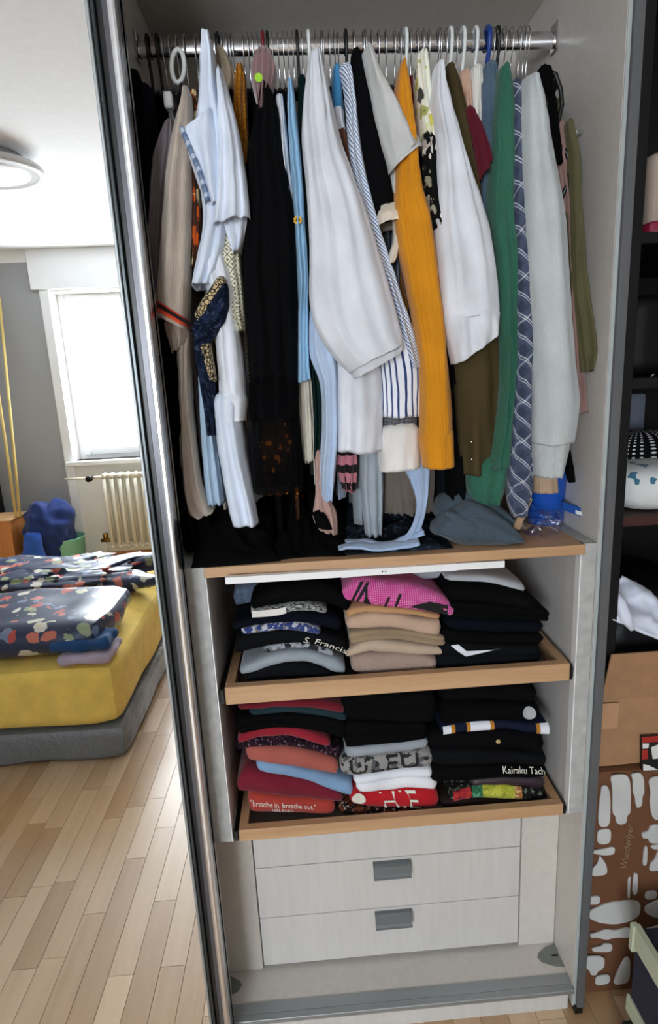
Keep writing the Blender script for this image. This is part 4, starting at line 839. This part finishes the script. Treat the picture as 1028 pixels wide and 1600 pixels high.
def text_on(name, txt, surf, px0, px1, q0, q1, mat, parent, shear=0.0):
    cu = bpy.data.curves.new('txt', 'FONT'); cu.body = txt; cu.shear = shear; cu.resolution_u = 2
    to = bpy.data.objects.new('txt', cu); COL.objects.link(to); dg = bpy.context.evaluated_depsgraph_get()
    me = bpy.data.meshes.new_from_object(to.evaluated_get(dg)); bpy.data.objects.remove(to); bpy.data.curves.remove(cu)
    co = [v_.co.copy() for v_ in me.vertices]; fs = [tuple(p.vertices) for p in me.polygons]; bpy.data.meshes.remove(me)
    x0, x1 = min(c.x for c in co), max(c.x for c in co); y0, y1 = min(c.y for c in co), max(c.y for c in co)
    V = [surf(px0+(c.x-x0)/(x1-x0)*(px1-px0), q0+(c.y-y0)/(y1-y0)*(q1-q0)) for c in co]
    return mk(name, V, fs, mat, parent, False)
def patch(name, poly, surf, mat, parent):                      # flat print: polygon of (px, q)
    return mk(name, [surf(a, b, .0022) for a, b in poly], [tuple(range(len(poly)))], mat, parent, False)
TB1, TB2 = .8745, .5545
G1 = 'folded clothes in the upper tray'; G2 = 'folded clothes in the lower tray'
CH = C('charcoal_cotton', '0f1013'); DNM = C('washed_denim', '4c5a6c', 'splash', col2='56657a', col3='414e60', scale=80); GRM = C('pale_grey_melange', '9ea5ad', 'melange', col2='848b93')
WPR = simple('cream_ink', 'd9d4c8', .8); GPR = simple('grey_ink', 'a9acb0', .8)
folded('folded_jeans', [(364,922,950),(395,912,944),(432,910,926)], 'washed blue folded jeans at the back of the dark pile', DNM, .10, .2, 1, 'jeans', G1, 1)
folded('folded_tshirt', [(390,938,957),(430,918,949),(480,910,944),(520,916,950),(547,934,962)], 'black folded T-shirt on top of the dark pile in the upper tray', BLK, group=G1, cat='shirt', seed=2, lobes=1)
o, s_ = folded('folded_tshirt', [(391,953,967),(430,950,964),(460,944,957),(485,944,957),(512,952,961)], 'folded T-shirt with off-white edge and grey print in the dark pile', C('grey_speckled_print', '8b8c8b', 'splash', col2='3c3d3e', col3='b9b9b5', scale=140), group=G1, cat='shirt', seed=3)
patch('off_white_edge', [(393,-.7),(405,-.75),(420,-.75),(435,-.75),(447,-.75),(447,.75),(435,.75),(420,.75),(405,.75),(393,.7)], s_, C('off_white_cotton', 'dedad6'), o)
folded('folded_tshirt', [(363,976,987),(390,965,981),(440,957,975),(490,957,978),(534,967,992)], 'dark navy folded T-shirt under the grey print in the dark pile', NVY, group=G1, cat='shirt', seed=4)
folded('folded_tshirt', [(376,983,994),(400,979,991),(440,973,986),(480,976,990),(502,985,994)], 'folded T-shirt with blue and white comic print in the dark pile', C('blue_white_print', '2c3c78', 'splash', col2='b9bcc4', col3='7c7460', scale=85), group=G1, cat='shirt', seed=5)
o, s_ = folded('folded_tshirt', [(366,1000,1026),(390,993,1020),(430,986,1012),(490,988,1012),(546,1004,1031)], 'black folded T-shirt with white script lettering', CH, group=G1, cat='shirt', seed=6)
text_on('lettering', 'S. Francis', s_, 474, 541, -.45, .3, WPR, o, .35)
folded('folded_tshirt', [(411,1014,1025),(440,1006,1016),(480,1005,1015),(523,1018,1031)], 'folded T-shirt with grey and black drawn print in the dark pile', C('grey_ink_print', '9a9fa6', 'splash', col2='22242a', col3='70757c', scale=60), group=G1, cat='shirt', seed=7)
folded('folded_tshirt', [(374,1046,1058),(400,1034,1051),(440,1021,1039),(480,1019,1037),(520,1029,1053),(540,1040,1057)], 'grey marl folded T-shirt near the bottom of the dark pile', GRM, group=G1, cat='shirt', seed=8)
folded('folded_tshirt', [(381,1055,1067),(420,1042,1064),(460,1036,1062),(500,1042,1062),(520,1053,1062)], 'charcoal folded T-shirt at the bottom of the dark pile', CH, group=G1, cat='shirt', seed=9, zmin=TB1)
PNK = C('pink_dotted_cotton', 'c4408e', 'polka', col2='e3a6c6', per=.0042)
o, s_ = folded('folded_tshirt', [(533,928,942),(560,906,945),(600,910,952),(650,917,958),(690,930,963),(713,950,968)], 'bright pink dotted T-shirt with black strokes on the beige pile', PNK, group=G1, cat='shirt', seed=10)
INK = simple('black_ink', '0c0c0e', .8)
for k, pl in enumerate(([(548,-.8),(552,-.8),(562,.2),(570,.8),(564,.8),(554,.0)], [(556,-.9),(560,-.9),(570,.1),(579,.8),(574,.8),(563,.0)], [(568,-.95),(580,-.95),(574,-.3),(575,.5),(571,.5),(570,-.3)], [(600,-.9),(604,-.9),(610,.0),(606,.0)], [(616,-.8),(620,-.8),(628,.3),(623,.3)], [(640,-.6),(670,-.75),(700,-.8),(700,.4),(670,.1)])): patch('black_stroke', pl, s_, INK, o)
folded('folded_tshirt', [(541,956,967),(570,948,959),(640,953,962),(690,962,970)], 'thin caramel folded T-shirt directly under the pink one', C('caramel_cotton', 'b88d62'), group=G1, cat='shirt', seed=11)
folded('folded_trousers', [(541,967,987),(580,959,986),(620,961,985),(660,968,994),(691,972,998)], 'pale peach folded trousers in the beige pile', C('pale_peach_cotton', 'c0a28d'), group=G1, cat='trousers', seed=12)
folded('folded_trousers', [(546,991,1009),(580,985,1003),(620,984,1000),(660,989,1008),(699,996,1012)], 'khaki folded chinos in the beige pile', C('khaki_cotton', '968168'), group=G1, cat='trousers', seed=13, lobes=2)
folded('folded_trousers', [(539,1021,1030),(570,1003,1022),(600,1001,1023),(650,1008,1026),(702,1013,1025)], 'light sand folded trousers in the beige pile', C('light_sand_cotton', 'b9a48f'), group=G1, cat='trousers', seed=14)
folded('folded_sweater', [(548,1030,1050),(570,1024,1058),(620,1022,1056),(660,1025,1055),(684,1030,1050)], 'rosy beige folded sweater at the bottom of the beige pile', C('rosy_beige_knit', '9f887c', 'knit', per=.005), group=G1, cat='sweater', seed=15, zmin=TB1)
folded('folded_jersey', [(644,890,910),(700,880,903),(772,880,900)], 'light grey folded top at the back of the upper tray', C('light_grey_cotton', 'a3a5ab'), .11, .2, 2, 'top', G1, 16)
folded('folded_jersey', [(699,899,914),(760,900,916),(824,914,934)], 'pale grey folded top lying on the black pile in the upper tray', C('pale_grey_cotton', 'b2b4b9'), .055, .22, 1, 'top', G1, 17)
bl = ['black folded jumper on top of the black pile in the upper tray', 'wide black folded jumper second in the upper black pile', 'black folded top in the middle of the upper black pile', 'black folded top above the white edged one', 'black folded shirt with a white edge at the bottom of the upper black pile']
for k, st in enumerate(([(698,914,941),(760,915,946),(820,929,956),(840,945,966)], [(699,940,967),(770,945,970),(840,951,972),(860,957,972)], [(697,966,986),(770,969,991),(852,972,992)], [(690,985,1008),(760,990,1010),(852,991,1012)], [(682,1008,1050),(720,1006,1048),(790,1009,1044),(848,1010,1040)])):
    o, s_ = folded('folded_jumper' if k < 2 else 'folded_jersey', st, bl[k], (BLK2, BLK, NVY, BLK, CH)[k], group=G1, cat='clothing', seed=20+k, zmin=TB1 if k == 4 else None, lobes=(1, 2, 1, 1, 2)[k])
mk('white_edge', [s_(a, b, .004) for a, b in ((704,.93),(716,.98),(728,.55),(750,.62),(772,.72),(784,.86),(757,.5),(735,.2),(727,.1),(714,.55))], [tuple(range(10))], WHT, o, False)
# lower tray
folded('folded_tshirt', [(371,1104,1113),(430,1097,1107),(500,1095,1111),(538,1104,1119)], 'dark red folded T-shirt on top of the red pile', C('dark_red_cotton', '6a1522'), group=G2, cat='shirt', seed=30)
folded('folded_tshirt', [(388,1111,1123),(440,1104,1116),(500,1107,1121),(543,1118,1131)], 'dark petrol folded T-shirt in the red pile', C('petrol_cotton', '1d3038'), group=G2, cat='shirt', seed=31)
folded('folded_tshirt', [(368,1126,1152),(430,1116,1140),(500,1120,1146),(542,1130,1160)], 'black folded T-shirt in the red pile', BLK, group=G2, cat='shirt', seed=32, lobes=2)
folded('folded_tshirt', [(370,1154,1166),(400,1141,1156),(450,1137,1153),(490,1147,1164),(517,1159,1172)], 'crimson folded T-shirt in the red pile', C('crimson_cotton', '8c1c2c'), group=G2, cat='shirt', seed=33)
folded('folded_tshirt', [(368,1164,1175),(400,1156,1170),(450,1154,1169),(500,1165,1179),(533,1174,1192)], 'folded T-shirt with small multicoloured print between crimson and terracotta ones', C('dark_confetti_print', '1a1218', 'splash', col2='2a1820', col3='7a5a70', scale=110), group=G2, cat='shirt', seed=34)
folded('folded_tshirt', [(383,1168,1192),(420,1168,1198),(470,1173,1205),(530,1191,1217)], 'terracotta folded T-shirt in the red pile', C('terracotta_cotton', 'a3574c'), group=G2, cat='shirt', seed=35)
folded('folded_tshirt', [(400,1190,1208),(430,1194,1214),(480,1205,1224),(520,1215,1240),(552,1226,1250)], 'light blue folded T-shirt in the red pile', C('faded_blue_cotton', '7896b8'), group=G2, cat='shirt', seed=36)
folded('folded_tshirt', [(370,1222,1240),(386,1205,1243),(430,1212,1248),(490,1222,1254),(536,1244,1258)], 'burgundy folded T-shirt near the bottom of the red pile', C('burgundy_cotton', '6e1628'), group=G2, cat='shirt', seed=37)
o, s_ = folded('folded_tshirt', [(387,1241,1275),(430,1246,1275),(480,1250,1276),(524,1253,1279)], 'brick red folded T-shirt with quoted lettering at the bottom of the red pile', C('brick_red_cotton', 'a2392f'), group=G2, cat='shirt', seed=38, zmin=TB2)
text_on('lettering', '"breathe in. breathe out."', s_, 391, 493, .0, .55, WPR, o); text_on('lettering', 'HELANO', s_, 424, 457, -.55, -.15, WPR, o)
folded('folded_jumper', [(536,1086,1126),(600,1086,1130),(684,1082,1132)], 'black folded jumper on top of the printed pile', BLK2, group=G2, cat='jumper', seed=40, lobes=2)
folded('folded_jumper', [(536,1127,1172),(600,1131,1166),(670,1130,1158)], 'second black folded jumper in the printed pile', BLK, group=G2, cat='jumper', seed=41, lobes=2)
folded('folded_tshirt', [(539,1171,1188),(580,1167,1183),(620,1161,1179),(670,1156,1172)], 'grey marl folded T-shirt in the printed pile', GRM, group=G2, cat='shirt', seed=42)
o, s_ = folded('folded_tshirt', [(532,1190,1216),(570,1184,1216),(620,1178,1208),(678,1174,1203)], 'black and white photo print T-shirt with block letters', C('black_white_photo_print', '8f8d8b', 'splash', col2='55555a', col3='2a2a2c', scale=38), group=G2, cat='shirt', seed=43)
text_on('lettering', 'ULEU', s_, 546, 654, -.6, .85, INK, o)
folded('folded_tshirt', [(553,1216,1231),(600,1208,1222),(640,1203,1217),(677,1204,1219)], 'white folded T-shirt upper of two in the printed pile', WHT, group=G2, cat='shirt', seed=44)
folded('folded_tshirt', [(558,1227,1243),(600,1220,1240),(640,1214,1236),(685,1222,1240)], 'white folded T-shirt lower of two in the printed pile', C('soft_white_cotton', 'e0e0e6'), group=G2, cat='shirt', seed=45)
o, s_ = folded('folded_tshirt', [(546,1240,1260),(590,1238,1266),(640,1234,1268),(687,1238,1268)], 'bright red folded T-shirt with big white letters', C('bright_red_cotton', 'ab1620'), group=G2, cat='shirt', seed=46)
text_on('lettering', 'HIE', s_, 592, 658, -.75, .85, WPR, o, -.3); patch('dot_print', [(560+11*math.cos(a), .25+.6*math.sin(a)) for a in [2*math.pi*i/14 for i in range(14)]], s_, WPR, o)
folded('folded_tshirt', [(529,1258,1276),(600,1266,1274),(655,1266,1272)], 'dark folded T-shirt with brown print at the bottom of the printed pile', C('brown_speckle_print', '1c1412', 'splash', col2='5a2e1c', col3='9a8f88', scale=70), group=G2, cat='shirt', seed=47, zmin=TB2)
folded('folded_hoodie', [(689,1074,1100),(760,1071,1098),(842,1071,1102)], 'black folded hoodie on top of the lower black pile', BLK2, group=G2, cat='hoodie', seed=50)
o, s_ = folded('folded_hoodie', [(689,1098,1139),(760,1099,1130),(847,1101,1133)], 'black folded hoodie with a round grey badge', BLK, group=G2, cat='hoodie', seed=51)
patch('badge', [(827+10.5*math.cos(a), .15+.62*math.sin(a)) for a in [2*math.pi*i/20 for i in range(20)]], s_, GPR, o)
o, s_ = folded('folded_shirt', [(690,1137,1150),(740,1129,1145),(790,1128,1142),(830,1132,1148),(859,1131,1151)], 'folded shirt with white, navy and gold blocks', C('navy_block_cotton', '161b30'), group=G2, cat='shirt', seed=52)
def blocks(o, s_, rows):
    for a, b, nm, mt in rows:
        V = [s_(a+(b-a)*k/6, -.95+1.9*q/8, .0022) for k in range(7) for q in range(9)]
        mk(nm, V, [(k*9+q, (k+1)*9+q, (k+1)*9+q+1, k*9+q+1) for k in range(6) for q in range(8)], mt, o, True, [(v_.x, v_.z) for v_ in V])
GLD = C('gold_cotton', 'b57a28'); blocks(o, s_, ((692, 705, 'white_block', WHT), (705, 711, 'gold_block', GLD), (729, 735, 'gold_block', GLD), (735, 766, 'white_block', WHT), (766, 772, 'gold_block', GLD), (838, 844, 'gold_block', GLD), (844, 858, 'white_block', WHT)))
o, s_ = folded('folded_cardigan', [(671,1148,1174),(740,1144,1174),(800,1143,1175),(853,1150,1183)], 'black folded cardigan with a horn button', BLK2, group=G2, cat='cardigan', seed=53)
c_ = s_(778, .05); G().lathe([(0, -.002), (.0045, -.002), (.0052, 0), (.005, .002), (0, .002)], c_, 14, 'y').obj('button', simple('horn_button', 'b69b6c', .4), o, True)
folded('folded_jersey', [(673,1174,1201),(740,1174,1200),(800,1176,1198),(858,1182,1203)], 'plain black folded top in the lower black pile', CH, group=G2, cat='top', seed=54)
o, s_ = folded('folded_tshirt', [(671,1200,1228),(740,1199,1224),(800,1197,1220),(857,1200,1220)], 'black folded T-shirt with white lettering in the lower black pile', BLK, group=G2, cat='shirt', seed=55)
text_on('lettering', 'Kairaku Tach', s_, 786, 851, .1, .85, WPR, o)
folded('folded_jersey', [(736,1220,1232),(790,1214,1230),(854,1216,1240)], 'shiny dark mauve folded top in the lower black pile', C('mauve_satin', '33262f', rough=.4, spec=.5), group=G2, cat='top', seed=56)
o, s_ = folded('folded_tshirt', [(703,1241,1256),(740,1231,1250),(790,1229,1252),(857,1240,1256)], 'folded T-shirt with red, green and yellow picture print', C('colourful_picture_print', '1a1a1a', 'splash', col2='20241f', col3='6a7260', scale=60), group=G2, cat='shirt', seed=57)
blocks(o, s_, ((708, 736, 'red_print', C('red_print', '96202a', 'splash', col2='a8302c', col3='5a1418', scale=70)), (738, 754, 'green_print', C('green_print', '2c6a48', 'splash', col2='5a9a78', col3='1c4a34', scale=80)), (754, 804, 'yellow_print', C('yellow_print', 'a8aa38', 'splash', col2='bdbb48', col3='7c8428', scale=60)), (804, 816, 'orange_print', C('orange_print', 'a86a34', 'splash', col2='c8a878', col3='6a3a20', scale=90))))
folded('folded_jersey', [(688,1253,1272),(760,1251,1268),(853,1254,1264)], 'dark brown folded top at the bottom of the lower black pile', C('dark_brown_cotton', '2a1f1c'), group=G2, cat='top', seed=58, zmin=TB2)

# ------------------------------------------------------------------ beside the wardrobe
bsx = .590
bc = thing('black_bookcase', 'tall black open shelf beside the wardrobe', 'shelf', (1.1, .3, 0))
part('front_post', (.577, .03, .90), (bsx+.026, .05, 2.3), M_BLKWOOD, bc); part('side_panel', (.577, .05, .0), (.590, .56, 2.3), M_BLKWOOD, bc); part('side_panel', (1.55, .03, 0), (1.57, .56, 2.3), M_BLKWOOD, bc); part('back_panel', (bsx+.008, .55, 0), (1.55, .56, 2.3), M_BLKWOOD, bc)
for z in (1.165, 1.44, 1.70, 2.28): part('shelf_board', (bsx+.008, .06, z), (1.55, .55, z+.02), M_BLKWOOD if z != 1.165 else simple('dark_red_brown_board', '3d1c14', .5), bc)
# bottle print box
bx = thing('printed_carton', 'brown carton printed with white bottle shapes', 'box', (.80, .2, 0))
X0, X1, Y0, Z1 = .592, 1.05, .03, P(930, 1208, .03).z
soft_box('carton_body', simple('brown_carton', '6b4429', .75, var=.06, vscale=6, bump=.08, bscale=120), bx, (X0, Y0, 0), (X1, .42, Z1), .012, .003, 6, 4)
g = G()
sh = [[(940,1229),(948,1227),(952,1235),(954,1250),(953,1292),(934,1292),(937,1250),(939,1240)],[(953,1212),(978,1210),(984,1218),(986,1240),(985,1271),(980,1274),(979,1286),(970,1289),(963,1286),(962,1275),(957,1272),(957,1230)],[(986,1210),(1000,1207),(1006,1215),(1007,1240),(1004,1243),(1003,1260),(994,1263),(992,1244),(989,1240),(989,1220)],
      [(1013,1216),(1040,1212),(1040,1282),(1020,1281),(1015,1255),(1017,1240)],[(934,1297),(955,1295),(954,1317),(942,1320),(933,1317)],[(926,1330),(944,1327),(961,1323),(960,1335),(945,1337),(927,1334)],[(937,1338),(940,1340),(948,1352),(949,1367),(924,1370),(926,1358),(934,1350)],[(1003,1302),(1014,1299),(1016,1290),(1040,1288),(1040,1318),(1015,1318),(1013,1310),(1004,1310)],
      [(1008,1323),(1012,1323),(1011,1352),(1004,1353),(1006,1330)],[(990,1365),(997,1365),(996,1398),(988,1398)],[(981,1374),(986,1370),(985,1380),(984,1404),(981,1404)],[(920,1402),(938,1400),(937,1413),(919,1414)],[(920,1424),(950,1411),(985,1407),(1001,1410),(1000,1430),(985,1440),(960,1445),(935,1442),(919,1434)],
      [(922,1460),(933,1458),(948,1452),(962,1455),(985,1448),(985,1466),(960,1465),(948,1469),(933,1465),(923,1466)],[(925,1482),(941,1479),(943,1475),(957,1475),(956,1487),(941,1488),(926,1487)],[(913,1495),(945,1494),(944,1513),(934,1518),(932,1524),(923,1524),(921,1516),(912,1512)],[(931,1526),(953,1523),(953,1534),(948,1538),(930,1540)],[(976,1497),(985,1496),(984,1536),(957,1540),(966,1517)]]
def chaikin(p):                                                # rounds the corners of an outline
    return [c for i in range(len(p)) for a, b in ((p[i], p[(i+1) % len(p)]),) for c in ((a[0]*.8+b[0]*.2, a[1]*.8+b[1]*.2), (a[0]*.2+b[0]*.8, a[1]*.2+b[1]*.8))]
for pl in sh:
    pl = chaikin(chaikin(pl))
    for dx in (0, .135, .27):                                   # the print repeats across the carton front
        q = [P(a, b, Y0-.0045)+Vector((dx, 0, 0)) for a, b in pl]
        if dx == 0 or (max(v_.x for v_ in q) < X1-.005 and min(v_.x for v_ in q) > .715): g.prism(q, (0, .003, 0))
g.obj('bottle_print', simple('white_ink', 'c6c6c4', .8), bx)
def text_vert(txt, px0, py0, px1, py1, hpx, mat, par, y):      # lettering that runs up the carton
    cu = bpy.data.curves.new('txt', 'FONT'); cu.body = txt; cu.shear = .35; cu.resolution_u = 2; to = bpy.data.objects.new('txt', cu); COL.objects.link(to)
    me = bpy.data.meshes.new_from_object(to.evaluated_get(bpy.context.evaluated_depsgraph_get())); bpy.data.objects.remove(to); bpy.data.curves.remove(cu)
    co = [v_.co.copy() for v_ in me.vertices]; fs = [tuple(p.vertices) for p in me.polygons]; bpy.data.meshes.remove(me)
    a = min(c.x for c in co); b = max(c.x for c in co); d0 = min(c.y for c in co); d1 = max(c.y for c in co)
    V = [P(px0+(px1-px0)*(c.x-a)/(b-a)+hpx*(1-(c.y-d0)/(d1-d0)), py0+(py1-py0)*(c.x-a)/(b-a), y) for c in co]
    return mk('lettering', V, fs, mat, par, False)
text_vert('Wunderlyer', 969, 1356, 979, 1288, 14, simple('tan_ink', '9a8468', .8), bx, Y0-.0045)
# cardboard box above
cb = thing('cardboard_box', 'plain open cardboard box standing on the printed carton', 'box', (.82, .25, Z1))
X0, Z2, Z3 = .598, P(934, 1098, .045).z, P(945, 1024, .02).z
soft_box('box_body', M_CARD, cb, (X0, .045, Z1+.002), (1.06, .42, Z2+.004), .006, .0025, 8, 2)
g = G(); g.prism([(X0+.004, .047, Z2), (1.06, .047, Z2), (1.06, .02, Z3), (X0+.006, .02, Z3)], (0, .004, 0)); g.obj('flap', M_CARD, cb)
a_, b_ = P(941, 1100, .04), P(965, 1138, .04); G().box((a_.x, .0405, b_.z), (b_.x, .0415, a_.z)).obj('tape', simple('brown_tape', 'ae8765', .35), cb)
rb = thing('red_packet', 'red, white and black patterned packet leaning on the cardboard box', 'packet', (P(1018,1200,.03).x, .02, Z1))
p = [P(1003,1152,.032), P(1040,1150,.032), P(1040,1204,.032), P(1003,1205,.032)]; G().prism(p, (0, .008, 0)).obj('packet_body', simple('packet_black', '141214', .5), rb)
g = G()
for pl in ([(1003,1152),(1028,1150),(1028,1159),(1003,1161)], [(1003,1172),(1012,1171),(1012,1186),(1003,1187)]): g.prism([P(a, b, .0312) for a, b in pl], (0, .0006, 0))
g.obj('red_print', simple('packet_red', 'a52c22', .5), rb); g = G()
for pl in ([(1004,1162),(1014,1162),(1013,1169),(1004,1170)], [(1017,1168),(1030,1163),(1030,1185),(1020,1186)], [(1005,1194),(1014,1196),(1028,1203),(1005,1204)]): g.prism([P(a, b, .0312) for a, b in pl], (0, .0006, 0))
g.obj('white_print', M_PRINTW, rb)
# bag with a white shirt on the cardboard box
h = blob('black_bag', simple('black_bag_nylon', '07070a', .5, spec=.25, bump=.2, bscale=60), None, (.80, .23, Z2+.006), (.20, .16, .115), .15, 7, 3, 48, 28, 3.2, True, .1); tag(h, 'black bag lying in the open cardboard box', 'bag')
st = thing('white_garment', 'white crumpled shirt stuffed into the black bag', 'shirt', (.70, .06, .93))
N_ = 26; V = []; F = []
c4 = [P(972, 899, .13), P(1050, 950, .10), P(1060, 1012, .035), P(948, 966, .035)]
for i in range(N_+1):
    for j in range(N_+1):
        u_, w_ = i/N_, j/N_; q = (c4[0]*(1-u_)+c4[1]*u_)*(1-w_)+(c4[3]*(1-u_)+c4[2]*u_)*w_
        b_ = .022*math.sin(u_*math.pi)*.5+.016*noise.noise(Vector((u_*4, w_*3, 2)))+.010*abs(noise.noise(Vector((u_*7+w_*3, w_*2, 5))))
        V.append(q+Vector((0, -b_, b_*.6)))
for i in range(N_):
    for j in range(N_): k = i*(N_+1)+j; F.append((k, k+1, k+N_+2, k+N_+1))
o = mk('shirt_front', V, F, C('cool_white_cotton', 'dfe4f4'), st); sd = o.modifiers.new('thick', 'SOLIDIFY'); sd.thickness = .006
G().tube([P(964, 928, .05), P(968, 940, .045), P(977, 965, .03), P(988, 984, .025)], [.004, .012, .014, .005], 10).obj('rolled_sleeve', C('cool_white_cotton', 'dfe4f4'), st, True)
# pouches on the shelf
FLP = C('white_leaf_print', 'd6d8d8', 'splash', col2='d9dbda', col3='3f6f88', scale=16)
h = blob('floral_pouch', FLP, None, (.735, .15, 1.186), (.10, .085, .048), .05, 8, 2, 48, 24, 3.0, True, 0); tag(h, 'white zip pouch with blue and brown leaf print', 'pouch')
G().tube([(.735+.102*math.cos(a), .15+.087*math.sin(a), 1.236+.006*math.sin(2*a)) for a in [2*math.pi*i/40 for i in range(40)]], .0022, 6, True).obj('zip', M_BLACK, h, True)
h = blob('dotted_bag', C('black_white_dots', '0d0d0f', 'polka', col2='cfcfcf', per=.014), None, (.77, .27, 1.186), (.10, .07, .075), .06, 8, 5, 48, 24, 2.8, True, 0); tag(h, 'black bag with white dots behind the leaf print pouch', 'bag')
tag(soft_box('grey_box', simple('blue_grey_card', '5f6573', .7), None, (.70, .40, 1.186), (.86, .50, 1.41), .006, .001, 5, 3), 'blue grey box at the back of the shelf behind the dotted bag', 'box')
tag(soft_box('black_handbag', simple('black_leather', '060607', .6, spec=.2, bump=.2, bscale=120), None, (.66, .12, 1.461), (.95, .34, 1.62), .03, .004, 5, 6), 'black leather handbag on the middle shelf', 'handbag')
a_ = P(1012, 596, .11); G().tube([a_, a_+Vector((.008, 0, .012)), a_+Vector((.014, 0, .014))], .002, 6).tube([a_, a_+Vector((.02, 0, -.008))], .0015, 6).obj('buckle', M_CHROME, bpy.data.objects['black_handbag'], True)
tag(soft_box('red_purse', simple('crimson_leather', '8e1b3c', .5), None, (P(1013, 370, .12).x, .12, 1.721), (.90, .30, 1.752), .01, .002, 6, 8), 'crimson purse with white piping on the shelf', 'purse')
G().tube([(P(1013, 370, .12).x, .119, 1.729), (.74, .1165, 1.731), (.89, .117, 1.733)], .002, 6).obj('piping', M_PLW, bpy.data.objects['red_purse'], True)
tag(soft_box('beige_bag', simple('beige_canvas', 'b8a596', .8, bump=.1), None, (P(1019, 300, .2).x, .2, 1.753), (.95, .32, 1.90), .02, .004, 6, 9), 'beige canvas bag standing on the crimson purse', 'bag')
# crate with pale rims on a black box
kx = P(987, 1450, -.10).x
tag(soft_box('black_box', simple('black_card', '0b0a0c', .7), None, (kx-.02, -.50, 0), (kx+.36, -.12, .128), .006, .001, 5, 4), 'black box on the floor under the navy crate', 'box')
cr_ = thing('navy_crate', 'navy blue crate with pale green rims', 'crate', (kx+.17, -.31, .128))
zt, zn = P(986, 1441, -.10).z, P(984, 1544, -.10).z
G().box((kx+.006, -.49, .128), (kx+.34, -.104, zt-.012), .003).obj('crate_body', simple('navy_fabric', '1b1a30', .85, bump=.3, bscale=300), cr_)
RIM = simple('pale_green_rim', 'b9bfa6', .5)
g = G(); g.box((kx, -.495, zt-.05), (kx+.006, -.112, zt), .001); g.box((kx-.004, -.112, zt-.065), (kx+.010, -.098, zt), .002); g.box((kx+.006, -.495, zt-.004), (kx+.014, -.104, zt), .001); g.obj('upper_rim', RIM, cr_)
g = G(); g.box((kx, -.495, .1285), (kx+.0065, -.10, .1285+.042), .001); g.obj('lower_rim', RIM, cr_)
